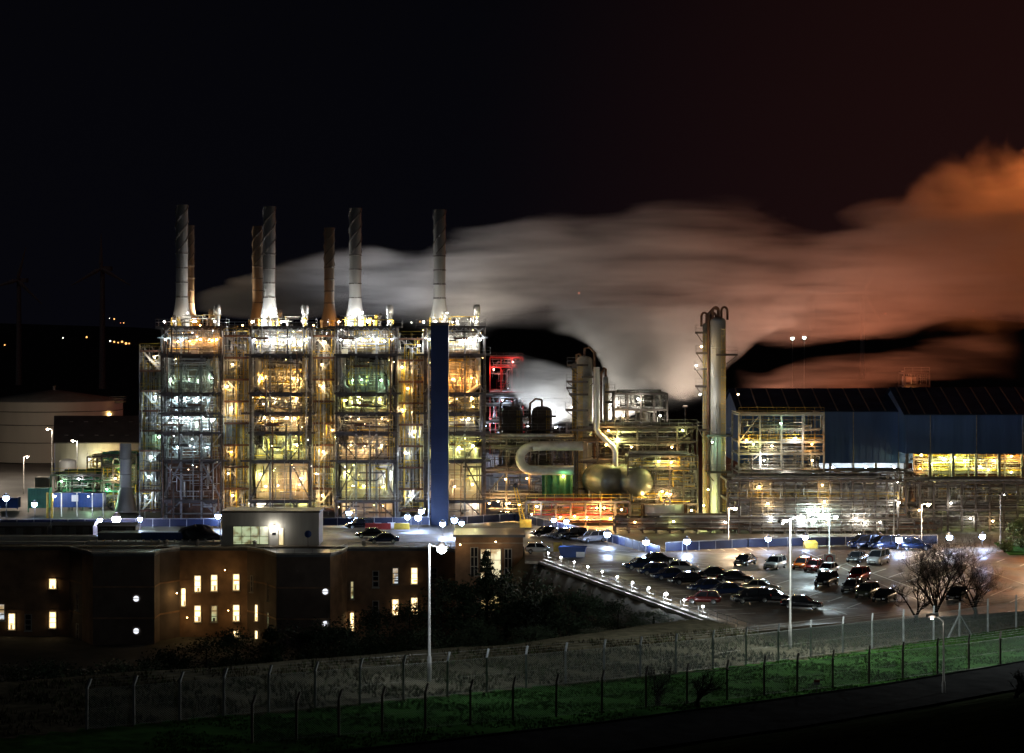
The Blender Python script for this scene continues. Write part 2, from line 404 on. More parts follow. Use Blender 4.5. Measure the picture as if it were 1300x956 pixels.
# ------------------------------------------------------------------ plant structures
def railing(mb, pts, z, h=1.1, sp=1.8, r=.028):
    for i in range(len(pts)-1):
        a, b = Vector((*pts[i], z)), Vector((*pts[i+1], z)); L_ = (b-a).length; n = max(1, int(L_/sp))
        for k in range(n+1):
            p = a.lerp(b, k/n); mb.beam(p, p+Vector((0,0,h)), r*1.6)
        for zz_ in (h*.5, h): mb.beam(a+Vector((0,0,zz_)), b+Vector((0,0,zz_)), r*1.6)
def pipe_run(rnd, x0,x1,y0,y1,z0,z1, r):
    p = Vector((rnd.uniform(x0,x1), rnd.uniform(y0,y1), rnd.uniform(z0,z1))); pts = [p.copy()]
    ax = rnd.choice('xzzxy'); 
    for _ in range(rnd.randint(2,5)):
        q = pts[-1].copy()
        if ax == 'x': q.x = rnd.uniform(x0,x1)
        elif ax == 'y': q.y = rnd.uniform(y0,y1)
        else: q.z = rnd.uniform(z0,z1)
        d = q-pts[-1]
        if d.length > r*4:
            e = d.normalized()*min(r*1.5, d.length*.2)
            pts.append(pts[-1]+e); pts.append(q-e)
            pts.append(q)
        ax = rnd.choice([c for c in 'xyzz' if c != ax])
    # knock the hard corners off
    out = [pts[0]]
    for i in range(1, len(pts)-1):
        a, b, c = pts[i-1], pts[i], pts[i+1]
        if (b-a).length > 1e-4 and (c-b).length > 1e-4 and (b-a).normalized().dot((c-b).normalized()) < .5: continue
        out.append(b)
    out.append(pts[-1]); return out
PC = {}; PW = {}
def pipes(root, rnd, x0,x1,y0,y1,z0,z1, n, rs=(.06,.22), mats=('alu','steel','insul','white'), big=6):
    for k in range(n):
        r = rnd.uniform(*rs) if k < big else rnd.uniform(rs[0]*.7, rs[0]*1.6)
        PC[root.name] = PC.get(root.name, 0)+1
        if PC[root.name] > 90 or k >= 16:
            if root.name not in PW: PW[root.name] = (root, MB())
            PW[root.name][1].tube(pipe_run(rnd, x0,x1,y0,y1,z0,z1, r), r, 5, PMAT.index(rnd.choice(mats))); continue
        mb = MB(); mb.tube(pipe_run(rnd, x0,x1,y0,y1,z0,z1, r), r, 6)
        if k % 3 == 0:                                       # a valve or flange on the line
            v = Vector(mb.v[0]); mb.ball(v, r*1.9, 6, 4)
        mb.build('pipe', M[rnd.choice(mats)], root)
PMAT = ['alu','steel','insul','white','yellow','cream','darksteel','rust','redp','greenp','green']
def ladder(mb, x, y, z0, z1, w=.5, cage=True):
    for s_ in (-1,1): mb.beam((x+s_*w/2,y,z0),(x+s_*w/2,y,z1), .06)
    z = z0+.3
    while z < z1: mb.beam((x-w/2,y,z),(x+w/2,y,z), .03); z += .45
    if cage:
        z = z0+2.2
        while z < z1:
            mb.tube([(x-.38,y,z),(x-.3,y-.55,z),(x,y-.75,z),(x+.3,y-.55,z),(x+.38,y,z)], .025, 4); z += 1.1
        for a in (-.3,0,.3): mb.beam((x+a,y-.55-(.2 if a == 0 else 0),z0+2.2),(x+a,y-.55-(.2 if a == 0 else 0),z1), .03)
def platform(root, x0,x1,y0,y1,z, rail=(1,1,1,1), mat='darksteel', th=.22):
    mb = MB(); mb.box(x0,x1,y0,y1,z-th*.4,z); mb.box(x0,x1,y0-.06,y0,z-th,z+.12); mb.box(x0,x1,y1,y1+.06,z-th,z+.12)
    x = x0+.5
    while x < x1-.3: mb.box(x,x+.1,y0+.02,y1-.02,z-th,z-th*.42); x += 1.4
    o = mb.build('platform', M[mat], root)
    r = MB(); c = [(x0,y0),(x1,y0),(x1,y1),(x0,y1),(x0,y0)]
    for i in range(4):
        if rail[i]: railing(r, [c[i],c[i+1]], z+.12)
    if r.v: r.build('handrail', M['yellow' if rail[0] == 2 else 'steel'], o)
    return o

YF = 330.0
LV = [3.3, 9.9, 14.5, 17.7, 21.0, 27.4, 32.0]
def furnace(cx, idx, label, lampcol):
    rnd = random.Random(100+idx)
    root = empty('furnace_tower', (cx, YF, 0), 0, label, 'furnace', 'furnace towers with chimneys')
    W = 4.9
    colx = (-W,-1.7,1.7,W); coly = (0,6,12)
    for x in colx:
        for y in coly:
            if abs(x) < 2 and y == 6: continue
            mb = MB(); mb.beam((x,y,-.2),(x,y,32 if y < 12 else 30), .32, .32); mb.build('column', M['darksteel' if abs(x) > 2 else 'steel'], root)
    # brick lined boxes
    mb = MB(); mb.box(-4.3,4.3,2.6,11.2,.0,11.6)
    for z in (1.6,3.3,5.0,6.6,8.2,9.9): mb.box(-4.36,4.36,2.5,2.6,z-.07,z+.07)
    for x in (-4.2,-2.8,-1.4,0,1.4,2.8,4.2): mb.box(x-.06,x+.06,2.44,2.6,.1,11.5)
    mb.build('firebox', M['rust' if idx == 0 else 'casing'], root)
    mb = MB()
    for z in (2.4, 7.2):
        for x in (-3.5,3.5) if idx else ():
            mb.box(x-.6,x+.6,2.36,2.5,z-.9,z+.9)
    if mb.v: mb.build('access_panel', M['cream'], root)
    mb = MB(); mb.box(-3.3,3.3,3.4,10.4,11.7,26.2)
    for z in (13,16,19,22,25): mb.box(-3.38,3.38,3.28,3.4,z-.1,z+.1)
    for x in (-3.2,-1.6,0,1.6,3.2): mb.box(x-.06,x+.06,3.24,3.4,11.8,26.1)
    mb.build('radiant_box', M['oldcasing'], root)
    mb = MB(); mb.lathe([(.01,-4.2),(.8,-4.1),(1.35,-3.8),(1.4,-3.6),(1.4,3.6),(1.35,3.8),(.8,4.1),(.01,4.2)], (0,3.6,29.2), 18, axis='x')
    for x in (-2.6,-.9,.9,2.6): mb.lathe([(1.46,x-.08),(1.5,x),(1.46,x+.08)], (0,3.6,29.2), 18, axis='x')
    mb.build('steam_drum', M['insul'], root)
    mb = MB(); mb.box(-4.1,4.1,5.2,10.8,27.5,31.4); mb.build('convection_section', M['oldcasing'], root)
    mb = MB()
    for s_ in (-1,1):
        mb.tube([(s_*3.9,1.4,27),(s_*3.9,1.4,22.2),(s_*2.2,1.3,20.8),(s_*.8,1.3,20.4)], .45, 8)
        mb.tube([(s_*2.6,1.5,26.5),(s_*2.6,1.5,18.6),(s_*1.2,1.4,17.9)], .28, 8)
    mb.tube([(-1.1,1.2,19),(0,1.2,19.8),(1.1,1.2,19)], .4, 8)
    mb.build('transfer_line', M['alu'], root)
    # floors
    for i, z in enumerate(LV):
        y = MB()
        e0, e1 = rnd.choice((.3,.3,.9,1.5)), rnd.choice((.3,.3,1.0))
        platform(root, -W-e0, W+e1, -1.1-rnd.choice((0,0,.5)), 2.3, z, rail=(1,1,0,1))
        mid = z-1.9
        if i > 1 and rnd.random() < .7: xa = rnd.uniform(-W,1); platform(root, xa, xa+rnd.uniform(1.8,3.6), -1.5, .2, mid, rail=(1,1,0,1), mat='rust')
        mb = MB(); mb.beam((-W,0,z-.35),(W,0,z-.35), .2, .45); mb.build('floor_beam', M['darksteel'], root)
    # bracing on the front face
    def br(a, b, m='steel', w=.2): mb = MB(); mb.beam(a, b, w); mb.build('brace', M[m], root)
    yb = -.1; bm = 'steel' if idx == 0 else 'darksteel'
    for z0, z1 in ((.1,3.1),(3.4,9.6)):
        br((-W,yb,z0),(-1.7,yb,z1) if z0 > 1 else (-1.7,yb,z1), bm, .24); br((W,yb,z0),(1.7,yb,z1), bm, .24)
    if idx in (0,2): br((-W,yb,9.6),(-1.7,yb,6.5), bm); br((W,yb,9.6),(1.7,yb,6.5), bm); br((-1.7,yb,6.5),(1.7,yb,6.5), bm)
    br((-W,yb,14.2),(-1.7,yb,10.1), bm) ; br((W,yb,14.2),(1.7,yb,10.1), bm if idx else 'white')
    br((-1.7,yb,14.2),(0,yb,11.6), 'white'); br((1.7,yb,14.2),(0,yb,11.6), 'white')
    for z0, z1 in ((14.7,17.5),(17.9,20.8)):
        s_ = rnd.choice((-1,1)); br((s_*1.8,yb,z0),(s_*3.2,yb,z1), 'cream', .22); br((s_*4.7,yb,z0),(s_*3.2,yb,z1), 'cream', .22)
    br((-W,yb,21.2),(-1.7,yb,27), 'steel'); br((-1.7,yb,27),(0,yb,21.3),'steel'); br((1.7,yb,27),(0,yb,21.3),'steel'); br((W,yb,21.2),(1.7,yb,27),'steel')
    # roof truss
    n = 6
    for i in range(n):
        xa, xb = -W+i*2*W/n, -W+(i+1)*2*W/n
        br((xa,-.6,32),(xb,-.6,30.2) if i % 2 else (xb,-.6,30.2), 'steel', .13); br((xb,-.6,32),(xa,-.6,30.2), 'steel', .13)
    mb = MB(); mb.beam((-W-.6,-.6,30.15),(W+.6,-.6,30.15), .2); mb.build('floor_beam', M['steel'], root)
    # ladders and stairs
    mb = MB(); lx = rnd.choice((-4.1,4.1)); ladder(mb, lx, -.5, 9.9, 32.5); mb.build('ladder', M['yellow'], root)
    mb = MB(); ladder(mb, -lx*.55, -.6, 21.1, 27.4); mb.build('ladder', M['yellow'], root)
    # pipework floor by floor
    zs = [.2]+LV
    for i in range(1, len(zs)):
        dens = [8,22,34,34,34,52,46][i-1]
        mats = ('alu','steel','insul') if idx == 0 else ('insul','yellow','cream','darksteel','steel')
        if i == 7: mats = ('alu','darksteel','steel','yellow','steel')
        pipes(root, rnd, -4.6,4.6,-.6,2.1, zs[i-1]+.3, zs[i]-.4, dens, (.05,.17), mats, 4)
    # dark risers and trays in front of everything
    for k in range(26):
        x = rnd.uniform(-W-.2,W+.2); za = rnd.choice([0]+LV[:-1]); zb = za+rnd.choice((3,4,6,9,13)); zb = min(zb, 32); r = rnd.choice((.05,.08,.08,.14))
        mb = MB(); mb.tube([(x,-1.25,za+.1),(x,-1.25,zb)] + ([(x+rnd.uniform(-1,1),-.3,zb+.4)] if k % 2 else []), r, 6); mb.build('riser_pipe', M[rnd.choice(('darksteel','darksteel','steel','rust'))], root)
    for k in range(14):
        z = rnd.choice(LV)-rnd.uniform(.6,2.6); xa = rnd.uniform(-W,W-2.5); mb = MB(); mb.beam((xa,-1.2,z),(xa+rnd.uniform(1.5,4.5),-1.2,z), .1, rnd.choice((.1,.25))); mb.build('cable_tray', M['darksteel'], root)
    # equipment on the floors
    for i in range(2, 7):
        z = LV[i-1]
        for k in range(2):
            x = rnd.uniform(-4,4); mb = MB()
            if rnd.random() < .5: mb.lathe([(.01,.1),(.4,.15),(.45,.4),(.45,1.7),(.3,2.0),(.01,2.05)], (x,1.6,z), 10)
            else: mb.box(x-.5,x+.5,1.2,2.0,z+.02,z+rnd.uniform(.8,1.6)); mb.box(x-.15,x+.15,.9,1.18,z+.02,z+.7)
            mb.build('equipment_cabinet', M[rnd.choice(('alu','cream','insul','darksteel'))], root)
    # roof clutter
    for k in range(5):
        x = rnd.uniform(-4.4,4.4); h = rnd.uniform(1,2.6); mb = MB(); mb.lathe([(.2,0),(.2,h*.7),(.32,h*.72),(.32,h),(.01,h+.1)], (x, rnd.uniform(1,5), 32), 8); mb.build('vent_pipe', M[rnd.choice(('alu','darksteel','yellow'))], root)
    mb = MB(); x = 3.6; mb.lathe([(.45,0),(.45,2.0),(.6,2.1),(.6,3.2),(.5,3.7),(.01,3.75)], (x,4.5,32), 10); mb.build('silencer', M['alu'], root)
    pipes(root, rnd, -4.8,4.8,.5,4.5,32.3,34.2, 9, (.05,.12), ('yellow','alu','white'), 2)
    # lamps
    def lp(x, y, z, c, p, r=.15, es=40): lamp(root, (x,y,z), c, p, r, es=es)
    for x in (-4.2,-1.4,1.6,4.3): lp(x, -.9, 29.9, COOL if idx else (CYAN if x < 0 else SOD), (250 if idx else 150), .2, 60)
    for x in (-3.2,.4,3.6): lp(x, 1.8, 32.9 , WHT, 500 if idx else 160, .15)
    for i in range(1, 7):
        z0 = zs[i+0] if i else .3; z1 = zs[i+1] if i+1 < len(zs) else 32
        pw = lampcol['p'][i-1]; c = lampcol['c'][i-1]
        for k in range(lampcol['n'][i-1]+1 if lampcol['n'][i-1] else 0):
            x = -3.9 + 7.8*(k+.5)/(lampcol['n'][i-1]+1) + rnd.uniform(-.7,.7)
            lp(x, rnd.choice((.9,1.4,.3)), min(z0+2.3, zs[i]+(zs[min(i+1,7)]-zs[i])*.72) + rnd.uniform(-.2,.2), c, pw*1.5*rnd.uniform(.35,1.7), rnd.choice((.1,.13,.17)), 60)
    for k in range(26):                                       # small lit bulkhead lamps all over the frame
        lamp(root, (rnd.uniform(-5.2,5.2), rnd.choice((-1.3,-1.0,.2,1.2)), rnd.choice(LV[1:] if idx == 0 else LV)-rnd.uniform(.4,2.4)), rnd.choice((WARM,WHT,AMB,YG) if idx else (CYAN,COOL,WHT,WARM)), 0, rnd.choice((.06,.08,.1)), es=rnd.choice((8,25)))
    for (x, z, c, p) in lampcol.get('low', ()): lp(x, 1.0, z, c, p*1.5, .16, 60)
    return root
AMB = (1,.62,.22)
CY2 = (.62,.9,1)
towers = [
 (at(243,0,YF).x, 'leftmost furnace tower, cold white light in the middle and dark rusty base', dict(c=[SOD,CY2,CYAN,CY2,(.7,1,.75),SOD], p=[0,160,620,220,90,200], n=[0,2,4,3,3,3], low=())),
 (at(356,0,YF).x, 'second furnace tower from the left, glowing warm yellow on every floor', dict(c=[WARM,YG,WARM,WARM,AMB,WHT], p=[330,260,420,340,220,500], n=[2,3,3,3,4,3], low=((-3.6,2.9,WHT,800),(3.4,2.9,YG,420),(3.3,6.8,WARM,420),(-3.4,7.5,YG,420)))),
 (at(465,0,YF).x, 'third furnace tower from the left, dim upper floors over brightly lit square panels', dict(c=[YG,WARM,WARM,YG,GRN,WHT], p=[90,190,230,260,50,520], n=[2,3,3,3,3,3], low=((-3.5,3.0,WARM,520),(-3.5,7.6,YG,420),(3.4,7.4,COOL,420),(2.6,2.2,AMB,120)))),
 (at(577,0,YF).x, 'rightmost furnace tower, standing behind the tall dark blue shaft', dict(c=[WARM,YG,WHT,AMB,SOD,WHT], p=[240,330,190,260,520,560], n=[2,3,3,3,4,3], low=((3.2,3.0,WHT,620),(3.2,7.2,YG,420),(-3.3,4.2,WARM,200)))),
]
FT = []
for i, (cx, lb, lc) in enumerate(towers): FT.append(furnace(cx, i, lb, lc))
# rear row: same build, unlit
for i, (px, lb) in enumerate([(245,'unlit furnace tower of the rear row, behind the leftmost lit one'),(331,'unlit furnace tower of the rear row, behind the gap between first and second lit ones'),(420,'unlit furnace tower of the rear row, behind the gap between second and third lit ones')]):
    src = FT[2]
    c = copy_tree(src, None, False); c.location = (xx(px,388), 384, 0); c['label'] = lb
    for ch in list(c.children):
        if ch.name.startswith('lamp'): bpy.data.objects.remove(ch, do_unlink=True)
    for k in range(2): lamp(c, (-3+5*k, .2, 32.6), SOD, 260, .16)

# bays between the towers: stairs, risers, lamps
def stair_bay(x0, x1, idx, col, p, label, zt=31.5, YB=331.0, nf=9):
    rnd = random.Random(500+idx); root = empty('stair_tower', (x0, YB, 0), 0, label, 'stair tower', 'stair and pipe bays of the furnaces')
    Wd = x1-x0
    for x in (0, Wd):
        for y in (0, 4.5): mb = MB(); mb.beam((x,y,-.2),(x,y,zt), .22); mb.build('column', M['steel'], root)
    for i in range(nf):
        z = 1.5+i*(zt-2.5)/(nf-1); 
        platform(root, .1, Wd-.1, -.3, 1.2 if i % 2 else 2.2, z, rail=(2,0,0,0), mat='rust')
        if i:
            z0 = z-(zt-2.5)/(nf-1); a, b = ((.3,.4,z0),(Wd-.3,.4,z)) if i % 2 else ((Wd-.3,.4,z0),(.3,.4,z))
            mb = MB(); mb.beam(a, b, .08, .25); a2 = (a[0],1.1,a[2]); b2 = (b[0],1.1,b[2]); mb.beam(a2, b2, .08, .25)
            for k in range(9): t = (k+.5)/9; q = Vector(a).lerp(Vector(b), t); mb.box(q.x-.15,q.x+.15,.45,1.05,q.z-.02,q.z+.02)
            mb.beam(Vector(a)+Vector((0,0,1)), Vector(b)+Vector((0,0,1)), .05); mb.build('stair_flight', M['insul'], root)
    for k in range(int(Wd*3)):
        x = rnd.uniform(.2,Wd-.2); r = rnd.uniform(.06,.25); za, zb = rnd.uniform(0,6), rnd.uniform(22,zt)
        mb = MB(); mb.tube([(x,2.6+rnd.random()*1.6,za),(x,2.6+rnd.random()*.2,zb)], r, 7); mb.build('riser_pipe', M[rnd.choice(('alu','steel','insul'))], root)
    pipes(root, rnd, .1, Wd-.1, -.4, 3.8, 1, zt, int(Wd*30), (.05,.16), ('steel','insul','yellow','darksteel','alu'), 5)
    for i in range(nf-1):
        z = 1.5+(i+.68)*(zt-2.5)/(nf-1)
        if rnd.random() < .85: lamp(root, (rnd.uniform(.4,Wd-.4), -.2, z), rnd.choice(col), p*1.5*rnd.uniform(.4,1.9), rnd.choice((.12,.17)), es=60)
    return root
stair_bay(xx(176,YF), xx(204,YF), 0, (CYAN,WHT,GRN,CYAN), 140, 'slim white lit stair and pipe bay on the outer left side of the furnaces', 29)
stair_bay(xx(283,YF), xx(316,YF), 1, (WARM,AMB,WHT,WARM), 230, 'warm lit stair bay between the first and second furnace towers')
stair_bay(xx(396,YF), xx(425,YF), 2, (YG,AMB,WARM), 170, 'yellow lit stair bay between the second and third furnace towers')
stair_bay(xx(505,YF), xx(538,YF), 3, (WARM,COOL,AMB), 190, 'stair and pipe bay between third furnace tower and blue shaft', 31)

# chimneys
def chimney(px, Y, ytop, ybase, rad, label, mat, strake=True):
    x = xx(px, Y); zt, zb = zz(ytop, Y), zz(ybase, Y)
    root = empty('chimney', (x, Y, zb), 0, label, 'chimney', 'furnace chimneys'); H = zt-zb
    mb = MB(); mb.lathe([(rad*1.75,0),(rad*1.7,.6),(rad*1.15,3.6),(rad,5.0),(rad,H),(rad*.86,H),(rad*.86,H-1.5),(.01,H-1.5)], n=28); mb.build('shaft', mat, root)
    for f in (.24,.36,.48,.60):
        mb = MB(); mb.lathe([(rad,H*f-.1),(rad+.09,H*f-.08),(rad+.09,H*f+.08),(rad,H*f+.1)], n=28); mb.build('flange_ring', M['darksteel'], root)
    for s_ in range(3):
        mb = MB(); n = 26; v = []
        for i in range(n+1):
            t = s_*2*PI/3 + 2*PI*1.0*i/n; z = H*.62 + H*.375*i/n
            for r in (rad*.99, rad+.15):
                for dz in (-.03,.03): v.append((r*math.cos(t), r*math.sin(t), z+dz*3))
        fs = []
        for i in range(n):
            a = i*4; b = a+4; fs += [(a,b,b+2,a+2),(a+1,a+3,b+3,b+1),(a+2,b+2,b+3,a+3)]
        mb.add(v, fs); mb.build('helical_strake', M['darksteel'], root)
    mb = MB(); ladder(mb, rad*.2, -rad-.12, 1, H*.6, .4, False); mb.build('ladder', mat, root)
    for k in range(3):
        a = -.5-k*1.0; mb = MB(); mb.tube([(rad*1.9*math.cos(a),rad*1.9*math.sin(a),-.4),(rad*1.9*math.cos(a),rad*1.9*math.sin(a),1.4)], .16, 6); mb.build('anchor_nozzle', M['yellow'], root)
    return root
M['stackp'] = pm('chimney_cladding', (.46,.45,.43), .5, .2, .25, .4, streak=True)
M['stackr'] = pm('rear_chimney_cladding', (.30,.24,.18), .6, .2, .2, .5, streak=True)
chs = [(231,'leftmost tall grey chimney, its foot dimly lit'),(342,'tall grey chimney with brilliantly lit foot, second of the front four'),(451,'tall grey chimney with lit conical foot, third of the front four'),(558,'tall grey chimney rising above the dark blue shaft')]
for i, (px, lb) in enumerate(chs):
    o = chimney(px, 337.5, (260,262,264,266)[i], 414, 1.0, lb, M['stackp'])
    p = (170, 1700, 1300, 200)[i]
    for a in (-2.6, 2.3): lamp(o, (a, -2.2, .7), COOL if i in (1,2) else WHT, p, .17, es=60)
    lamp(o, (a*.6, -2.6, 2.2), WHT, p*.3, .12)
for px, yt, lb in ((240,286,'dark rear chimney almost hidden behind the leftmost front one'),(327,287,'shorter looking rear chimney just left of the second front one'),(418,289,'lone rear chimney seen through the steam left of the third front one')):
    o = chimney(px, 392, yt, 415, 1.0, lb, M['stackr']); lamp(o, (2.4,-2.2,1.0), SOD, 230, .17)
# dark blue shaft
root = empty('lift_shaft', (xx(558,322), 322, 0), 0, 'tall windowless dark blue shaft in front of the rightmost furnace', 'lift shaft')
M['shaftp'] = pm('navy_shaft_cladding', (.008,.022,.068), .6, 0, .35, .25, streak=True, detail=8)
mb = MB(); mb.box(-1.42,1.42,0,3,-.2,zz(413,322)); mb.build('wall', M['shaftp'], root)
for k in range(9): mb = MB(); mb.box(-1.47,1.47,-.05,-.003,1+k*3.5,1.06+k*3.5); mb.build('panel_joint', M['roofb'], root)
mb = MB(); mb.box(-1.55,1.55,-.12,3.1,zz(413,322)+.003,zz(411,322)+.2); mb.build('cap', M['darksteel'], root)
mb = MB(); mb.tube([(-1.75,.3,0),(-1.75,.3,31)], .14, 8); mb.build('downpipe', M['alu'], root)

# ------------------------------------------------------------------ generic frame / rack
def rack(x0, x1, y0, y1, levels, idx, label, name='pipe_rack', cat='pipe rack', n_x=4, dens=10, lamps=(), mats=('insul','steel','darksteel','darksteel'), frame='darksteel', rs=(.06,.28), group=None, rail=True, long=8, deck=False):
    rnd = random.Random(900+idx); root = empty(name, (x0, y0, 0), 0, label, cat, group); Wd, Dp = x1-x0, y1-y0
    for i in range(n_x+1):
        for y in (0, Dp): mb = MB(); mb.beam((Wd*i/n_x,y,-.2),(Wd*i/n_x,y,levels[-1]), .3); mb.build('column', M[frame], root)
    prev = 0
    for li, z in enumerate(levels):
        mb = MB()
        for y in (0, Dp): mb.beam((0,y,z),(Wd,y,z), .22, .34)
        for i in range(n_x+1): mb.beam((Wd*i/n_x,0,z-.02),(Wd*i/n_x,Dp,z-.02), .2, .28)
        o = mb.build('floor_beam', M[frame], root)
        if deck: mb = MB(); mb.box(0,Wd,.1,Dp-.1,z+.18,z+.24); mb.build('deck', M['grate'], root)
        if rail and rnd.random() < .5:
            mb = MB(); railing(mb, [(0,-.15),(Wd,-.15)], z+.15, 1.1, 1.5); mb.build('handrail', M[rnd.choice(('yellow','steel'))], root)
        for k in range(long):                               # long straight lines on the level
            r = rnd.uniform(*rs); y = .3+(Dp-.6)*k/long; a = rnd.uniform(0,Wd*.2); b = rnd.uniform(Wd*.75,Wd)
            pts = [(a,y,z+.2+r),(b,y,z+.2+r)]
            if rnd.random() < .4: pts += [(b+.001,y,z+.2+r),(b+.3,y,z-.2),(b+.3,y,max(.3,z-2.5))]
            mb = MB(); mb.tube(pts, r, 8); mb.build('pipe', M[rnd.choice(mats)], root)
        pipes(root, rnd, 0, Wd, -.4, Dp*.6, prev+.3, z, int(dens*2.6), (.05,.2), mats, 4)
        if rnd.random() < .7:
            i = rnd.randrange(n_x); mb = MB(); mb.beam((Wd*i/n_x,0,prev),(Wd*(i+1)/n_x,0,z), .14); mb.build('brace', M[frame], root)
        prev = z
    for (lx, lz, c, p) in lamps: lamp(root, (lx, -.5, lz), c, p*1.25, .16)
    return root
def rlamps(seed, W, levels, n, cols, p):
    rnd = random.Random(seed); return [(rnd.uniform(.5,W-.5), rnd.choice(levels)-rnd.uniform(.4,1.2), rnd.choice(cols), p*rnd.uniform(.4,1.7)) for _ in range(n)]

# middle: racks between the furnaces and the tall column
Y1 = 336
W1 = xx(730,Y1)-xx(614,Y1)
rack(xx(614,Y1), xx(730,Y1), Y1, Y1+8, [3.2,7.5,11.5,13.2], 1, 'wide pipe rack with the grey duct loop, right of the furnaces', lamps=rlamps(1,W1,[3.2,7.5,11.5],9,(SOD,WARM,AMB),260), n_x=4, dens=14)
mb = MB()                                                   # grey duct loop
Yl = 334.8; pts = [at(740,566,Yl), at(690,566,Yl), at(676,567,Yl)]
for k in range(9):
    t = PI/2 + PI*k/8; pts.append(at(676+16*math.cos(t), 582-15*math.sin(t), Yl))
pts += [at(690,597,Yl), at(728,597,Yl)]
mb.tube(pts, .8, 14); tag(mb.build('duct_loop', M['insul']), 'fat grey duct bent into a U on the pipe rack', 'duct')
mb = MB(); x0, x1 = xx(688,335.5), xx(727,335.5); n = 14       # green debris netting
vs = [(x0+(x1-x0)*i/n, 335.5+.12*math.sin(i*2.1), z) for z in (3.6,5.5,7.4) for i in range(n+1)]
mb.add(vs, [(j*(n+1)+i, j*(n+1)+i+1, (j+1)*(n+1)+i+1, (j+1)*(n+1)+i) for j in range(2) for i in range(n)])
mb.add([(x,y+.02,z) for x,y,z in vs], [(j*(n+1)+i, (j+1)*(n+1)+i, (j+1)*(n+1)+i+1, j*(n+1)+i+1) for j in range(2) for i in range(n)])
o = mb.build('netting', M['green']); tag(o, 'green netting hung on the pipe rack under the duct loop', 'netting')
lamp(o, (xx(716,334), 333.8, 7.0), (.2,1,.35), 90, .1)
column_vessel_q = []
# far red lit structure
Yr = 520
o = rack(xx(622,Yr), xx(664,Yr), Yr, Yr+6, [8,16,22.5,25], 2, 'distant red topped steel frame in the steam right of the furnaces', name='steel_frame', cat='steel frame', n_x=3, dens=7, lamps=[(1,22,(1,.3,.25),520),(6,24,(1,.35,.3),520),(3,9,BLUE,2500),(1,8,BLUE,1500),(6,13,BLUE,1500)], frame='redp', mats=('white','redp','steel'))
o = rack(xx(612,450), xx(745,450), 450, 458, [6,11,15,17], 3, 'far dark pipe rack behind the duct loop under the steam', n_x=6, dens=9, lamps=rlamps(5,22,[11,15,17],10,(COOL,BLUE,WHT,WARM),260), mats=('steel','darksteel','insul'), frame='darksteel')
for px, lb in ((651,'dark domed vessel under the red topped frame, left of two'),(688,'dark domed vessel under the red topped frame, right of two')): column_vessel_q.append((px,lb))
def column_vessel(px, Y, ybase, ytop, rad, mat, label, plats=(), side=-1, name='process_column', cat='column', lamps=(), loops=False):
    x = xx(px,Y); zb, zt = zz(ybase,Y), zz(ytop,Y); H = zt-zb
    root = empty(name, (x,Y,zb), 0, label, cat)
    mb = MB(); mb.lathe([(rad*1.08,0),(rad*1.05,1.5),(rad,1.6),(rad,H-rad*.5),(rad*.85,H-rad*.2),(rad*.5,H),(.01,H+rad*.05)], n=28); mb.build('shell', M[mat], root)
    for k in range(1, 7):
        mb = MB(); z = H*k/7; mb.lathe([(rad,z-.06),(rad+.05,z-.05),(rad+.05,z+.05),(rad,z+.06)], n=28); mb.build('seam_ring', M[mat], root)
    for (py, sd, wd) in plats:
        z = zz(py,Y)-zb; x0, x1 = (-rad-wd, rad*.4) if sd < 0 else (-rad*.4, rad+wd)
        if sd == 0: x0, x1 = -rad-wd, rad+wd
        platform(root, x0, x1, -rad-1.0, rad*.6, z, rail=(1,1,0,1), mat='darksteel')
        mb = MB(); e = x0 if sd <= 0 else x1; mb.beam((e*.95,-rad-.8,z-.2),(e*.4,-rad*.8,z-1.6), .1); mb.build('bracket', M['darksteel'], root)
    mb = MB(); ladder(mb, side*rad*.55, -rad-.25, .5, H*.95, .5); mb.build('ladder', M['yellow'], root)
    mb = MB(); mb.tube([(-side*(rad+.35),-.3,1),(-side*(rad+.35),-.3,H+.6),(-side*(rad*.6),-.3,H+1.5),(0,-.1,H+1.3),(0,0,H-.1)], .22, 8); mb.build('overhead_pipe', M['rust'], root)
    mb = MB(); mb.tube([(-side*rad*.3,-rad-.3,1.5),(-side*rad*.3,-rad-.3,H*.6)], .1, 6); mb.build('riser_pipe', M['steel'], root)
    if loops:
        for dx in (-.9,.5):
            mb = MB(); mb.tube([(dx,-.4,H-.6)]+[(dx+.5-.5*math.cos(PI*k/8),-.4,H+1.0+.7*math.sin(PI*k/8)) for k in range(9)]+[(dx+1,-.4,H-.4)], .2, 7); mb.build('gooseneck_pipe', M['rust'], root)
    for (lx, py, c, p) in lamps: lamp(root, (lx,-rad-1.4,zz(py,Y)-zb), c, p, .14)
    return root
for px, lb in column_vessel_q: column_vessel(px,390,600,516,2.0,'darksteel',lb,[(528,0,.7),(545,0,.8)],1)
column_vessel(742,340,640,452,1.35,'insul','dark process column with ledges on its left, centre of the works',[(463,-1,1.6),(484,-1,1.7),(500,-1,1.3),(520,-1,1.9),(545,0,1.2),(478,1,1)],-1,lamps=[(-2,560,AMB,300)])
column_vessel(732,343,620,460,.8,'darksteel','slim dark column left of the ledged process column',[(492,-1,1)],-1)
Yp = 337.5; mb = MB(); mb.tube([at(757.5,466,Yp), at(757.5,545,Yp), at(762,552,Yp), at(779,568,Yp), at(781,574,Yp), at(781,645,Yp)], .5, 12)
mb.lathe([(.6,-.1),(.6,.15)], at(757.5,490,Yp), 12); tag(mb.build('vent_stack', M['alu']), 'bright silver vertical duct with a kink beside the dark column', 'duct')
column_vessel(769,345,640,478,.45,'steel','thin grey pipe column right of the silver duct',[(497,1,1.1),(510,1,.8)],1)
M['towerp'] = pm('column_lagging', (.46,.47,.45), .5, .12, .15, .4, streak=True)
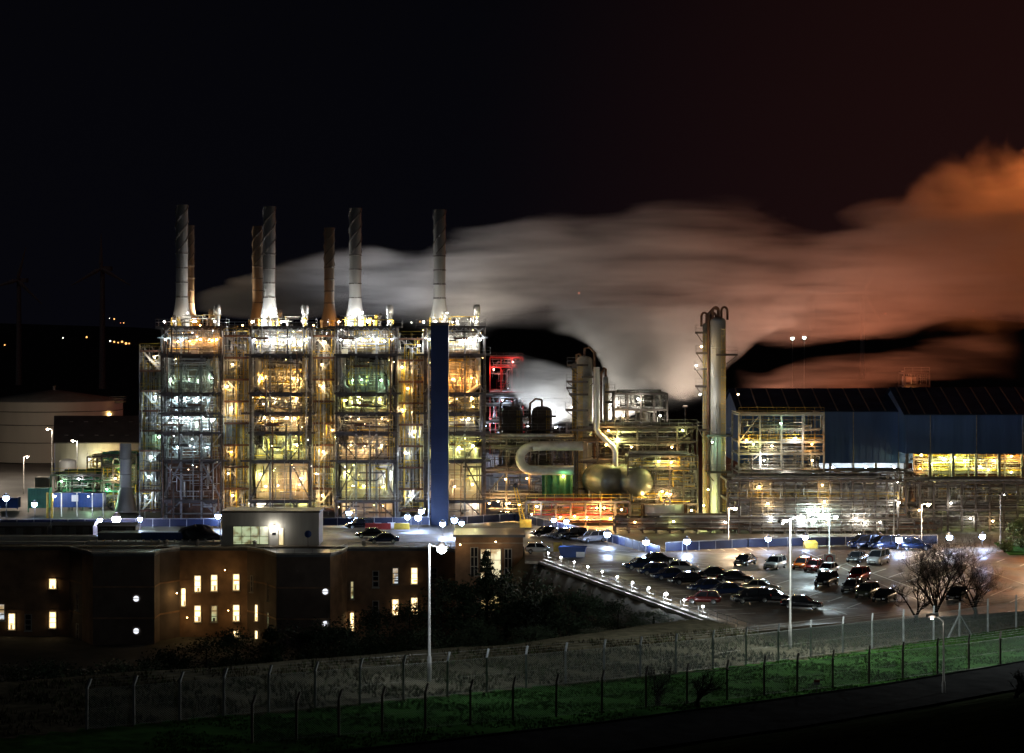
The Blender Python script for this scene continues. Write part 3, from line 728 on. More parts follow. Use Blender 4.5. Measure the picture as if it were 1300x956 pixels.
column_vessel(911.5,328,668,403,1.30,'towerp','tallest silver process column with goosenecks on top',[(450,1,1.7),(552,0,.8),(598,0,.8)],1,lamps=[(-2.6,640,YG,900),(2.2,655,GRN,260),(-1.9,620,YG,330),(-1.2,560,GRN,220),(-3.2,500,WHT,420),(-3,440,WARM,260),(3,500,WARM,150)],loops=True)  # mid-height lamps added to brighten the pale shell
column_vessel(897,329.5,668,410,.66,'insul','slender column hugging the left of the tallest silver one',[(422,-1,1.2),(448,-1,1.1),(468,-1,1.3),(490,-1,1.2),(545,-1,.7)],-1,lamps=[(-1.9,464,WHT,260)],loops=True)
mb = MB(); ladder(mb, xx(921,326), 326, 0, zz(596,326), .9); mb.box(xx(918,326)-.3,xx(918,326)+.9,326.1,326.4,-.2,zz(600,326)); tag(mb.build('cable_ladder', M['rust']), 'rusty cable ladder at the right foot of the tallest column','ladder')

# horizontal vessels
def drum(px0, px1, yc, Y, rad, mat, label, ends=None, axis='x', name='drum', legs=True, extra=None):
    x0, x1 = xx(px0,Y), xx(px1,Y); z = zz(yc,Y); L2 = (x1-x0)/2
    root = empty(name, ((x0+x1)/2, Y, 0), 0, label, 'vessel', extra)
    prof = [(.01,-L2),(rad*.55,-L2+rad*.08),(rad*.88,-L2+rad*.28),(rad,-L2+rad*.6),(rad,L2-rad*.6),(rad*.88,L2-rad*.28),(rad*.55,L2-rad*.08),(.01,L2)]
    if ends: prof = [(.01,-L2),(rad,-L2),(rad,L2),(.01,L2)]
    mb = MB(); mb.lathe(prof, (0,0,z), 26, axis=axis); mb.build('shell', M[mat], root)
    for f in (-.5,0,.5):
        mb = MB(); mb.lathe([(rad,f*L2-.06),(rad+.04,f*L2),(rad,f*L2+.06)], (0,0,z), 26, axis=axis); mb.build('seam_ring', M[mat], root)
    if ends:
        for e in (-1,1):
            for q in (0,.35):
                mb = MB(); mb.lathe([(.01,e*(L2+q)),(rad*1.16,e*(L2+q)),(rad*1.16,e*(L2+q+.14)),(.01,e*(L2+q+.14))], (0,0,z), 20, axis=axis); mb.build('end_flange', M[ends], root)
    for f in (-.55,.55):
        a = MB()
        if axis == 'x': a.box(f*L2-.2,f*L2+.2,-rad*.8,rad*.8,0,z-rad*.75)
        else: a.box(-rad*.8,rad*.8,f*L2-.2,f*L2+.2,0,z-rad*.75)
        a.build('saddle', M['concrete'], root)
    mb = MB(); mb.tube([(0,0,z+rad*.9),(0,0,z+rad+.6),(.5,0,z+rad+.9),(1.0,0,z+rad+.6),(1.0,0,z+rad*.8)], .16, 7); mb.build('nozzle_pipe', M[mat], root)
    return root
def drumY(px, yc, Y, L_, rad, mat, label, rz):
    root = empty('storage_drum', (xx(px,Y),Y,0), rz, label, 'vessel', 'big horizontal drums by the kinked duct'); z = zz(yc,Y)
    mb = MB(); h = L_/2; mb.lathe([(.01,-h-rad*.55),(rad*.5,-h-rad*.48),(rad*.85,-h-rad*.25),(rad,-h),(rad,h),(rad*.85,h+rad*.25),(rad*.5,h+rad*.48),(.01,h+rad*.55)], (0,0,z), 32, axis='y'); mb.build('shell', M[mat], root)
    for f in (-.9,-.3,.3,.9):
        mb = MB(); mb.lathe([(rad,f*h-.08),(rad+.06,f*h),(rad,f*h+.08)], (0,0,z), 32, axis='y'); mb.build('seam_ring', M[mat], root)
    for f in (-.6,.6): mb = MB(); mb.box(-rad*.7,rad*.7,f*h-.25,f*h+.25,0,z-rad*.72); mb.build('saddle', M['concrete'], root)
    return root
drumY(766,609,335,6,2.45,'drump','big grey drum left of the kinked duct, domed end facing out',R(28))
drumY(803,611,333,6,2.6,'drump','big grey drum right of the kinked duct, lit yellow green from above',R(28))
drum(818,868,648,325,.95,'white','pale green lit heat exchanger with rusty end flanges, upper of two','rust', name='heat_exchanger', extra='heat exchangers by the blue barrier')
drum(826,868,663,322,.72,'white','pale heat exchanger lying low in front of the upper one','rust', name='heat_exchanger', extra='heat exchangers by the blue barrier')
rack(xx(735,331), xx(890,331), 338, 347, [4.5,9,12.5,15], 6, 'pipe rack behind the big drums and the exchangers', n_x=6, dens=17, lamps=rlamps(8,20,[9,12.5,15],9,(SOD,WARM,YG,AMB),300)+[(6.8,13.0,YG,1400),(11,6.5,YG,700),(15.5,4.5,GRN,320)])
rack(xx(782,345), xx(850,345), 350, 356, [14,17.5,20.3], 7, 'tall open frame with a round tank top, left of the tallest column', name='steel_frame', cat='steel frame', n_x=4, dens=9, lamps=rlamps(9,9,[17.5,20],5,(WHT,WARM,AMB),200), mats=('steel','insul','darksteel'))
mb = MB(); c = at(816,540,353); mb.lathe([(1.35,0),(1.35,4.6),(1.5,4.65),(1.5,4.9),(.01,5.3)], (c.x,353,15.0), 20); tag(mb.build('cooling_tank', M['insul']), 'round grey tank giving off steam inside the open frame', 'tank')
# orange lit low pipework
rack(xx(668,322), xx(800,322), 322, 329, [1.2,3.6], 8, 'low crowded rack glowing orange behind the blue barrier', n_x=7, dens=34, long=5, mats=('yellow','rust','redp','insul','darksteel'), frame='darksteel', rs=(.04,.13), lamps=[(1.7,2.9,WHT,350),(5.5,1.2,SOD,500),(7.8,1.4,SOD,600),(9.8,1.2,(1,.35,.1),650),(11.4,2.7,AMB,1000),(12.6,2.7,AMB,900),(13.6,1.0,SOD,500),(15.4,2.4,WARM,160)])
rack(xx(800,324), xx(890,324), 330, 336, [2.6,5.2,8.4,10.5], 9, 'cluttered rack of yellow pipes left of the tallest column', n_x=5, dens=22, mats=('insul','yellow','steel','darksteel','insul'), lamps=rlamps(11,11,[2.6,5.2,8.4,10.5],8,(SOD,YG,WARM,AMB),280))
rack(xx(780,312), xx(1190,312), 309, 313, [.9,2.0], 40, 'added low dark pipe track along the back of the long blue barrier', n_x=24, dens=60, mats=('darksteel','insul','darksteel','rust'), rail=False, long=6, lamps=[(3,1.6,SOD,50),(9,1.7,YG,70),(17,1.6,WHT,90),(24,1.7,WARM,60),(33,1.6,WARM,70),(41,1.6,WHT,60)])  # dark rack added to darken the bright yard behind the barrier
# yellow crane jib
root = empty('mobile_crane', (xx(662,317),317,0), 0, 'yellow lattice crane jib leaning left beside the netting', 'crane')
mb = MB(); a, b = Vector((.4,0,.4)), Vector((-1.0,0,6.4)); 
for dx in (-.2,.2):
    for dy in (-.2,.2): mb.beam(a+Vector((dx*1.6,dy,0)), b+Vector((dx,dy,0)), .15)
for k in range(12):
    p, q = a.lerp(b,k/12), a.lerp(b,(k+1)/12); s_ = -.25 if k%2 else .25; mb.beam(p+Vector((s_,-.2,0)), q+Vector((-s_,-.2,0)), .05)
mb.build('jib', M['yellow'], root); lamp(root, (1.6,-1.6,2.2), WARM, 300, .1); mb = MB(); mb.box(-.3,1.6,-.9,1.2,0,1.2); mb.build('chassis', M['yellow'], root); mb = MB(); mb.ball(b+Vector((.1,0,.2)),.45,10,6); mb.build('sheave_head', M['black'], root)  # the lamp is added to brighten the jib

# right of the column
rack(xx(938,335), xx(1046,335), 335, 345, [4,7.6,10.6,12.6,17.2], 12, 'open steel frame with ribbed canopy in front of the left blue shed', name='steel_frame', cat='steel frame', n_x=4, dens=15, lamps=rlamps(20,14,[4,7.6,10.6],4,(WARM,WHT),160)+[(2.4,12.3,YG,300),(5.5,12.0,(1,.8,.45),360),(9.4,13.3,WHT,520),(4.2,9.6,WHT,700),(12.2,12.3,SOD,260),(1.2,13,AMB,300),(7,15.8,GRN,120)], deck=False, frame='steel')
mb = MB(); x0, x1 = xx(938,334), xx(1046,334)
n = 26
for i in range(n): x = x0+(x1-x0)*i/n; mb.box(x,x+(x1-x0)/n*.55,333.4,345,17.45,17.62)
mb.box(x0,x1,333.2,333.38,17.3,17.7); tag(mb.build('ribbed_canopy', M['cream']), 'slatted pale canopy on top of the steel frame', 'canopy')
rack(xx(924,308), xx(1140,308), 308, 318, [2.2,5.0,8.0], 13, 'long grey pipe rack running behind the parked cars', n_x=15, dens=80, long=5, mats=('steel','insul','alu','steel'), lamps=rlamps(21,27,[2.8,5.6,7.9],8,(WHT,WARM,AMB,COOL),230)+[(13,3.2,(.8,1,.9),900),(11.4,1.6,COOL,300),(15,2.8,(.8,1,.9),700)])
# sheds
def shed(px0, px1, Y, dep, yeave, yridge, ywall, label, ridge_px=None, mat='blueclad', legs=True, pitch_ends=True):
    x0, x1 = xx(px0,Y), xx(px1,Y); root = empty('blue_shed', (x0,Y,0), 0, label, 'shed', 'raised blue sheds'); W = x1-x0
    ze, zr, zw = zz(yeave,Y), zz(yridge,Y), zz(ywall,Y)
    mb = MB(); mb.box(0,W,0,.25,zw,ze); mb.build('wall', M[mat], root)
    mb = MB(); n = int(W/1.1)
    for i in range(n): x = W*(i+.5)/n; mb.box(x-.05,x+.05,-.06,-.003,zw+.05,ze-.05)
    mb.build('wall_rib', M[mat], root)
    mb = MB(); mb.add([(0,.26,zw),(0,dep,zw),(0,dep,ze),(0,dep/2,zr),(0,.26,ze)], [(0,1,2,3,4)]); mb.add([(W,.26,zw),(W,dep,zw),(W,dep,ze),(W,dep/2,zr),(W,.26,ze)], [(4,3,2,1,0)]); mb.add([(0,dep,zw),(W,dep,zw),(W,dep,ze),(0,dep,ze)],[(0,1,2,3)]); mb.build('wall', M[mat], root)
    mb = MB()
    for s_ in (0,1):
        ya, yb = (-.4, dep/2) if s_ == 0 else (dep+.4, dep/2)
        mb.add([(-.4,ya,ze),(W+.4,ya,ze),(W+.4,yb,zr+.1),(-.4,yb,zr+.1),(-.4,ya,ze+.15),(W+.4,ya,ze+.15),(W+.4,yb,zr+.25),(-.4,yb,zr+.25)], [(0,1,2,3),(4,7,6,5),(0,4,5,1),(1,5,6,2),(3,2,6,7),(0,3,7,4)])
    mb.build('roof', M['roofb'], root)
    n = int(W/2.6)
    for i in range(n):
        x = .6+W*i/n; mb = MB(); mb.beam((x,-.35,ze+.22),(x+.2,dep/2,zr+.32), .22, .08); mb.build('rooflight_strip', M['roofg'], root)
    for i in range(int(W/4)+1):
        mb = MB(); x = min(W-.2, i*4+.2); mb.beam((x,.1,-.2),(x,.1,zw-.002), .45); mb.build('column', M['concrete' if i % 2 else 'steel'], root)
        if i % 2: mb = MB(); mb.tube([(x,-.25,zw-2),(x,-.25,ze)], .09, 6); mb.build('downpipe', M['steel'], root)
    return root, W, zw
r1, W_, zw = shed(938,1160,352,26,523,497,588,'left blue shed standing over brightly lit open bay', legs=True)
lamp(r1, (17,3,zw-.9), COOL, 1300, .2, es=60); lamp(r1, (23,3,zw-.9), CYAN, 1100, .2, es=60); lamp(r1, (28,3,zw-.9), COOL, 1000, .2, es=60)
mb = MB(); mb.box(14,30.5,7,7.3,0,zw-.1); mb.build('inner_wall', M['white'], r1)
r2, W2, zw2 = shed(1150,1345,345,26,527,496,576,'right blue shed over yellow green lit pipework', legs=True)
rack(xx(1160,350), xx(1345,350), 350, 357, [6.5,8.8,10.6], 15, 'yellow lit pipework standing under the right blue shed', n_x=8, dens=30, mats=('yellow','insul','cream','rust'), lamps=[(1.2,9.6,WARM,500),(3,8,YG,700),(5.2,8.8,YG,800),(7,9.2,YG,800),(8.8,8.6,(.8,1,.3),700),(11.5,7.6,WHT,300),(14,8.6,WARM,300),(17,9.4,AMB,450),(19.5,9.5,SOD,500),(1,7.2,SOD,300),(13,7,YG,300),(17,6.6,YG,200)])
rack(xx(1150,312), xx(1345,312), 312, 320, [3.2,7.4], 16, 'dark pipe bridge on tall posts right of the grey rack', n_x=11, dens=34, long=4, mats=('insul','steel','darksteel'), lamps=[(2,3.2,WARM,60),(7,4.3,WHT,100),(10,1.9,WHT,120),(13.5,1.5,WARM,100),(20,3.2,YG,160),(23,5.2,SOD,120)])
rack(xx(1045,338), xx(1160,338), 338, 345, [2.5,5,7.2], 17, 'grey pipework below the lit opening of the left shed', n_x=5, dens=22, lamps=[(3,5.3,AMB,220),(5,2.6,WHT,260),(9,4.6,WARM,200),(12,5.2,WHT,180),(14.5,2,SOD,200)])
root = rack(xx(1148,420), xx(1180,420), 420, 426, [16,20,22.7], 18, 'brown square tower standing between the two blue sheds', name='steel_frame', cat='steel frame', n_x=2, dens=8, mats=('darksteel','insul'), lamps=[(1,19,SOD,60)])
mb = MB(); mb.box(.4,3.2,.6,4.5,12,22); mb.build('casing', M['casing'], root)

# left side: tank, grey shed, silo, containers
Yt = 480; root = empty('storage_tank', (xx(48,Yt),Yt+17,0), 0, 'wide cream storage tank with low cone roof, far left', 'tank')
zt, zc = zz(511,Yt), zz(499,Yt); rad = (137-48)*Yt/F
mb = MB(); mb.lathe([(rad,0),(rad,zt)], n=72); mb.build('shell', M['tankp'], root)
mb = MB(); mb.lathe([(rad+.15,zt),(rad+.15,zt+.2),(1.2,zc+.3),(.01,zc+.35)], n=72); mb.build('roof', M['roofg'], root)
for z in (zt*.33,zt*.62,zt*.84): mb = MB(); mb.lathe([(rad,z-.1),(rad+.16,z-.08),(rad+.16,z+.08),(rad,z+.1)], n=72); mb.build('wind_girder', M['darksteel'], root)
mb = MB(); mb.lathe([(.3,0),(.3,.9),(.5,.95),(.01,1.2)], (0,0,zc+.2), 10); mb.build('vent', M['steel'], root)
mb = MB(); platform(root, rad-2, rad+1.5, -5, -2, zt-.2); lamp(root, (rad-1.5,-7,zt-3.2), AMB, 500, .2)

Ys = 420; x0, x1 = xx(70,Ys), xx(176,Ys); root = empty('grey_shed', (x0,Ys,0), 0, 'grey metal shed with sloping roof in front of the storage tank', 'shed'); W = x1-x0
ze, zr = zz(563,Ys), zz(531,Ys)
mb = MB(); mb.box(0,W,0,.3,0,ze); mb.add([(0,.3,0),(0,18,0),(0,18,ze),(0,9,zr),(0,.3,ze)],[(0,1,2,3,4)]); mb.build('wall', M['concrete'], root)
mb = MB(); mb.add([(-2.2,9,zr),(-.02,0,ze),(-.02,0,0),(-2.2,9,0)],[(0,1,2,3)]); mb.build('gable_wall', M['blueclad'], root)
mb = MB(); mb.add([(-.3,-.4,ze),(W+.3,-.4,ze),(W+.3,9,zr),(-2.3,9,zr),(-.3,-.4,ze+.2),(W+.3,-.4,ze+.2),(W+.3,9,zr+.2),(-2.3,9,zr+.2)], [(0,1,2,3),(4,7,6,5),(0,4,5,1),(1,5,6,2),(3,2,6,7),(0,3,7,4)]); mb.build('roof', M['roofg'], root)
for i in range(5):
    for j in (0.25,.75): y = 9*j; mb = MB(); z = ze+(zr-ze)*j+.26; x = 1.5+i*3.2; mb.box(x,x+.8,y-.2,y+.2,z,z+.12); mb.build('rooflight', M['insul'], root)
for px, py, c, p in ((113,583,WHT,500),(125,580,YG,650),(130,579,WARM,450),(136,577,WARM,400),(140,582,AMB,260)): q = at(px,py,Ys-2); lamp(root, (q.x-x0, -1.6, q.z), c, p, .17)
rack(xx(112,412), xx(174,412), 411, 417, [3,5.6], 25, 'small yellow lit pipe rack in front of the grey shed', n_x=5, dens=18, mats=('yellow','insul','cream','steel'))
mb = MB(); Yq = 400; c = at(86,600,Yq); mb.lathe([(1.75,0),(1.75,4.9),(1.6,5.2),(.8,5.5),(.01,5.6)], (c.x,Yq,0.3), 26); tag(mb.build('white_tank', M['white']), 'small white upright tank in front of the grey shed', 'tank'); 
mb = MB(); c = at(101,600,Yq); mb.lathe([(1.3,0),(1.3,2.4),(.01,2.7)], (c.x,Yq-2,0.3), 22); tag(mb.build('short_tank', M['alu']), 'short grey tank right of the small white upright one', 'tank')
Yk = 345; root = empty('vent_silo', (xx(159.5,Yk),Yk,0), 0, 'grey cylindrical exhaust stack on a flared foot, left of the furnaces', 'exhaust stack')
zt = zz(563,Yk); mb = MB(); mb.lathe([(1.0,4.3),(1.0,zt),(.9,zt),(.9,zt-1),(.01,zt-1)], n=24); mb.build('shaft', M['white'], root)
mb = MB(); mb.lathe([(1.9,0),(1.02,4.25)], n=24); mb.build('flared_foot', M['alu'], root)
for z in (6.5,9.2): mb = MB(); mb.lathe([(1.0,z-.08),(1.07,z),(1.0,z+.08)], n=24); mb.build('seam_ring', M['steel'], root)
def container(px0, px1, y0, y1, Y, mat, label, name='container', open_legs=False):
    x0, x1 = xx(px0,Y), xx(px1,Y); z0, z1 = max(0,zz(y1,Y)), zz(y0,Y); root = empty(name, (x0,Y,0), 0, label, 'container', 'site containers at the left'); W = x1-x0
    mb = MB(); mb.box(0,W,0,2.4,z0,z1); mb.build('body', M[mat], root)
    mb = MB(); n = max(3,int(W/.5))
    for i in range(n): x = W*(i+.5)/n; mb.box(x-.06,x+.06,-.05,-.003,z0+.12,z1-.12)
    mb.build('corrugation', M[mat], root)
    mb = MB()
    for x in (0,W): mb.box(x-.08,x+.08,-.08,.1,0,z1+.03)
    mb.build('corner_post', M['white' if open_legs else mat], root)
    return root, W, z0, z1
o, W, z0, z1 = container(67,131,626,644,336,'bluepanel','long royal blue container raised on white legs, left yard','container',True)
mb = MB(); mb.box(3.2,4.3,-.1,-.052,z1-1.4,z1-.3); mb.build('notice', M['plastic_w'], o)
for k in range(3): mb = MB(); mb.beam((1.5+k*2.6,-.12,0),(1.5+k*2.6,-.12,z1), .16); mb.build('leg', M['white'], o)
lamp(o, (1,-2.5,3.6), COOL, 500, .12); lamp(o, (6.5,-2.5,3.6), COOL, 500, .12)
container(36,62,620,645,344,'greenp','green equipment cabin at the far left of the yard')
container(0,22,632,645,350,'bluepanel','small blue cabin at the picture\'s left edge')
container(45,62,606,620,372,'cream','cream cabin with an orange door lamp behind the green one')
container(180,237,676,689,293,'bluepanel','low blue skip on the roof deck, left of the dark mound')
for i, (px, lb) in enumerate(((60,'yellow guard post left of the blue container'),(66,'yellow guard post touching the blue container'))):
    mb = MB(); mb.tube([(0,0,0),(0,0,4.1)], .2, 8); mb.ball((0,0,4.1), .24, 8, 5); tag(mb.build('guard_post', M['yellow'], loc=(xx(px,333),333,0)), lb, 'post')
rack(xx(68,352), xx(135,352), 350, 356, [2.8,6], 26, 'green and grey machinery rack behind the blue container', n_x=5, dens=16, mats=('greenp','steel','insul','green'), lamps=[(2,5,GRN,200),(7,2,GRN,300),(5,5.4,COOL,160)])
rack(xx(132,352), xx(176,352), 350, 356, [2.4,4.8,7.6,9.5], 27, 'tangled yard pipework between blue container and furnaces', n_x=3, dens=16, mats=('greenp','steel','insul','yellow'), lamps=[(1,3.6,GRN,200),(4,7,YG,250),(4,2,COOL,300),(2.5,5.5,WARM,200)])

for root, mb in PW.values(): tag(mb.build('small_pipework', [M[k] for k in PMAT], root), kind='stuff')
# ------------------------------------------------------------------ blue barrier with star bright lamps
def barrier(pts, label, h=1.25, cat='barrier'):
    root = empty('blue_barrier', (*pts[0],0), 0, label, cat, 'blue barriers in front of the works'); o = Vector((*pts[0],0))
    for i in range(len(pts)-1):
        a, b = Vector((*pts[i],0))-o, Vector((*pts[i+1],0))-o; L_ = (b-a).length; n = max(1,int(L_/2.6))
        for k in range(n):
            p, q = a.lerp(b,k/n), a.lerp(b,(k+.985)/n); mb = MB(); mb.beam(p+Vector((0,0,h*.5+.06)), q+Vector((0,0,h*.5+.06)), .06, h-.1); mb.build('panel', M['barrierp'], root)
        mb = MB()
        for k in range(n+1): p = a.lerp(b,k/n); mb.beam(p+Vector((0,-.07,0)), p+Vector((0,-.07,h+.1)), .09)
        mb.build('support_frame', M['steel'], root)
        mb = MB(); mb.beam(a+Vector((0,-.02,h+.12)), b+Vector((0,-.02,h+.12)), .07); mb.build('top_rail', M['steel'], root)
    return root
def g2(px, py): q = gr(px, py); return (q.x, q.y)
barrier([g2(0,670), g2(280,669)], 'low blue barrier in front of the left yard')
barrier([g2(405,668), g2(545,667)], 'low blue barrier between the concrete hut and the blue shaft')
barrier([g2(572,667), g2(655,662)], 'low blue barrier just right of the blue shaft')
barrier([g2(655,662), g2(700,672), g2(770,688), g2(820,702), g2(838,706)], 'blue barrier slanting down behind the white hatchback')
barrier([g2(845,701), g2(950,696), g2(1050,693), g2(1190,691)], 'long blue barrier in front of the tallest column and the grey rack')
SP = [(44,640,2),(127,660,1.2),(148,659,5),(178,659,1.3),(277,655,2.4),(443,651,2),(517,656,2),(531,657,3),(535,649,2),(562,665,2),(577,660,2.6),(586,664,1.2),(703,660,1.2),(719,662,1.2),(771,678,2.6),(820,688,2.4),(872,687,2.4),(975,684,1.6),(1022,682,1.6),(1117,681,1.2),(1141,685,2.6),(1205,682,2),(1247,681,2),(8,632,3)]
desc = ['at the far left yard edge','left of the brightest lamp','brightest of all, by the flared exhaust stack','just right of the brightest lamp','beside the left wall of the concrete hut','right of the concrete hut behind the dark cars','left of the blue shaft, lowest of the cluster','left of the blue shaft, middle of the cluster','left of the blue shaft, highest of the cluster','just under the foot of the blue shaft','right of the blue shaft foot','outermost right of the blue shaft foot','at the top of the slanting barrier','second on the slanting barrier','at the bend of the slanting barrier','left of the green lamp on the long barrier','beside the green lamp on the long barrier','behind the silver saloon','above the red and orange cars','above the silver people carrier','between the two dark vans at the back','left of the last lamp at the far right','last at the far right of the road','at the left picture edge over the yard']
for i, (px, py, k) in enumerate(SP):
    base = gr(px, py+14); Yb = base.y-1.0
    if py < 650: Yb = 318
    if i == 23: Yb = 330
    p = at(px, py, Yb); root = empty('flood_lamp', (p.x, p.y, 0), 0, 'bright blue white flood lamp '+desc[i], 'lamp', 'flood lamps along the blue barriers')
    mb = MB(); mb.tube([(0,.1,0),(0,.1,p.z)], .045, 6); mb.box(-.2,.2,.02,.2,0,.05); mb.build('pole', M['darksteel'], root)
    mb = MB(); mb.box(-.22,.22,0,.14,p.z-.16,p.z+.16); mb.build('housing', M['darksteel'], root)
    lamp(root, (0,-.16,p.z), (.46,.62,1) if i not in (2,) else (.7,.68,1), 330*k, .27+.08*k, name='lens', es=90)
p = at(881,687,297); mb = MB(); o = mb.tube([(0,0,0),(0,0,p.z-.1)], .05, 6).build('signal_lamp', M['steel'], loc=(p.x,p.y,0)); tag(o, 'small green signal lamp on the long blue barrier', 'lamp'); lamp(o, (0,0,p.z), (.05,1,.3), 200, .16, es=20)
random.seed(9)

# ------------------------------------------------------------------ office building on the valley side
M['wframe'] = pm('window_frame', (.35,.33,.30), .5)
LIT = [em('lit_room_warm', (1,.78,.32), .8), em('lit_room_white', (1,.90,.55), 1.0), em('lit_room_green', (.75,.9,.5), .55), em('lit_room_cool', (.75,.85,.95), .8)]
for i, m in enumerate(LIT):                                  # rooms are not evenly lit: noise paints brighter and dimmer spots into the glow
    N = m.node_tree.nodes; L = m.node_tree.links; b = N['Principled BSDF']; tc = N.new('ShaderNodeNewGeometry'); nz = N.new('ShaderNodeTexNoise'); nz.inputs['Scale'].default_value = 1.1; nz.inputs['Detail'].default_value = 4
    cr = N.new('ShaderNodeValToRGB'); c = list(b.inputs['Emission Color'].default_value)[:3]; cr.color_ramp.elements[0].position = .38; cr.color_ramp.elements[1].position = .56
    cr.color_ramp.elements[0].color = (c[0]*.32,c[1]*.2,c[2]*.1,1); cr.color_ramp.elements[1].color = (*c,1)
    L.new(tc.outputs['Position'], nz.inputs[0]); L.new(nz.outputs['Fac'], cr.inputs[0]); L.new(cr.outputs[0], b.inputs['Emission Color'])
M['darkglass'] = pm('dark_window_glass', (.02,.02,.025), .1, 0, .2, 1)
YB_ = 286.0
root = empty('office_building', (0, YB_, 0), 0, 'long dark brown office block with scattered lit windows under a flat roof', 'building')
def seg(pa, pb, ztop, zbot=-15, mat='brick'):              # a wall between two plan points (x,y relative to YB_)
    a, b = Vector((*pa,0)), Vector((*pb,0)); d = (b-a).normalized(); n = Vector((-d.y,d.x,0))
    mb = MB(); q = [a, b, b+n*.4, a+n*.4]; mb.prism([(p.x,p.y) for p in q], zbot, ztop); return mb.build('wall', M[mat], root)
zt0 = -.6
def X(px, Y=YB_): return xx(px, Y)
# plan outline, front face: recess - bay - recess - bay - recess
out = [(-82,2),(X(84),2),(X(108),-2),(X(118,280),-6),(X(196,280),-6),(X(206),-2),(X(226),1.5),(X(312),1.5),(X(338),-2),(X(352,280),-7),(X(420,280),-7),(X(436),-3),(X(440),1),(X(560),1),(X(584),-2)]
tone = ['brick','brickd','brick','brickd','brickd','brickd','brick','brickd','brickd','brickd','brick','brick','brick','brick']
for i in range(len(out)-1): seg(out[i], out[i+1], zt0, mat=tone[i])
mb = MB(); rp = out + [(X(584),14),(-82,14)]; mb.prism(rp, zt0+.004, zt0+.3); mb.build('roof', M['roofm'], root)
mb = MB()
for i in range(len(out)-1):
    a, b = Vector((*out[i],zt0+.45)), Vector((*out[i+1],zt0+.45)); mb.beam(a, b, .25, .28)
    n = max(1,int((b-a).length/2)); 
    for k in range(n): p = a.lerp(b,k/n); mb.beam(p, p+Vector((0,0,.75)), .05)
    mb.beam(a+Vector((0,0,.75)), b+Vector((0,0,.75)), .05)
mb.build('roof_edge_rail', M['steel'], root)
mb = MB(); mb.box(X(100), X(300), 4.5, 6.6, zt0+.31, zt0+1.0)
for k in range(20): x = X(105)+k*(X(300)-X(100))/20; mb.box(x-.12,x+.12,4.38,4.49,zt0+.35,zt0+1.35)
mb.build('roof_walkway', M['alu'], root)
mb = MB(); mb.box(X(0)-20, X(98), 4.8, 6.4, zt0+.31, zt0+.9); mb.box(-80, X(110), 9, 11.5, zt0+.31, zt0+1.3); mb.build('roof_duct', M['alu'], root)
mb = MB(); mb.box(X(108), X(178), 8.5, 12, zt0+.31, zt0+1.9); mb.build('roof_plant_cover', M['roofm'], root)
for px in (206, 246, 320, 460): mb = MB(); mb.lathe([(.3,0),(.3,.8),(.45,.85),(.01,1.1)], (X(px), 3, zt0+.3), 10); mb.build('roof_vent', M['steel'], root)
for z in (-4.9,-9.3):                                        # string courses
    mb = MB()
    for i in range(len(out)-1): a, b = Vector((*out[i],z)), Vector((*out[i+1],z)); mb.beam(a+Vector((0,-.03,0)), b+Vector((0,-.03,0)), .12, .22)
    mb.build('string_course', M['brick'], root)
wr_ = random.Random(8); M['blind'] = em('lit_blind', (1,.66,.28), .38)  # slats glow by themselves, standing in for room light behind
def window(px, py, w, h, lit, y=None, Yw=None, rz=0, bars=2):
    Yw = Yw if Yw else YB_+1.2; p = at(px, py, Yw)
    f = MB(); w_, h_ = w*Yw/F, h*Yw/F; t = .07
    for s_ in (-1,1): f.box(s_*w_/2-t,s_*w_/2+t,-.12,.0,-h_/2-t,h_/2+t); 
    for zc in [(-h_/2),(h_/2)]+[(-h_/2+h_*k/(bars+1)) for k in range(1,bars+1)]: f.box(-w_/2+t+.002,w_/2-t-.002,-.11,-.01,zc-t*.8,zc+t*.8)
    fo = f.build('window', M['wframe'], root); fo.location = (p.x, p.y-YB_, p.z); fo.rotation_euler = (0,0,rz)
    g_ = MB(); g_.poly([(-w_/2,-.03,-h_/2),(w_/2,-.03,-h_/2),(w_/2,-.03,h_/2),(-w_/2,-.03,h_/2)]); po = g_.build('pane', M['darkglass'] if lit is None else LIT[lit], fo)
    s = MB(); s.box(-w_/2-.15,w_/2+.15,-.3,.0,-h_/2-.2,-h_/2-.08); s.build('sill', M['concrete'], fo)
    q = wr_.random()
    if lit is not None and q < .75:
        bl = MB(); b0 = h_/2-h_*wr_.uniform(.15,.55); k = b0
        while k < h_/2-.03: bl.box(-w_/2+.05,w_/2-.05,-.05,-.035,k,k+.085); k += .13
        if q < .25: bl.box(-w_/2+.03,-w_/2+w_*wr_.uniform(.2,.45),-.06,-.052,-h_/2+.03,b0)
        bl.build('blind', M['blind'], fo)
    if lit is not None and q > .4: bl = MB(); xo = wr_.uniform(-w_*.35,w_*.05); bl.box(xo,xo+w_*.38,-.06,-.04,-h_/2+.05,-h_/2+h_*wr_.uniform(.15,.4)); bl.build('window_clutter', M['darksteel'], fo)
    if lit in (0,1):
        l = bpy.data.lights.new('room_light','AREA'); l.energy = 26; l.color = (1,.72,.35); l.size = w_; l.shape = 'RECTANGLE'; l.size_y = h_
        lo = bpy.data.objects.new('room_light', l); COL.objects.link(lo); lo.parent = fo; lo.location = (0,-.2,0); lo.rotation_euler = (R(-90)+PI,0,0)
WL = YB_+1.95
for px, py, lit in ((2,777,3),(15,789,1),(36,790,None),(67,741,0),(67,787,0),(67,829,2),(36,827,1),(2,825,3),(-20,790,None)): window(px, py, 8, 20 if py > 760 or py < 730 else 12, lit, Yw=WL)
for px, py, lit in ((251,741,1),(272,740,0),(300,739,0),(251,779,0),(272,779,2),(300,778,1),(300,811,0)): window(px, py, 7.5, 20, lit, Yw=YB_+1.45)
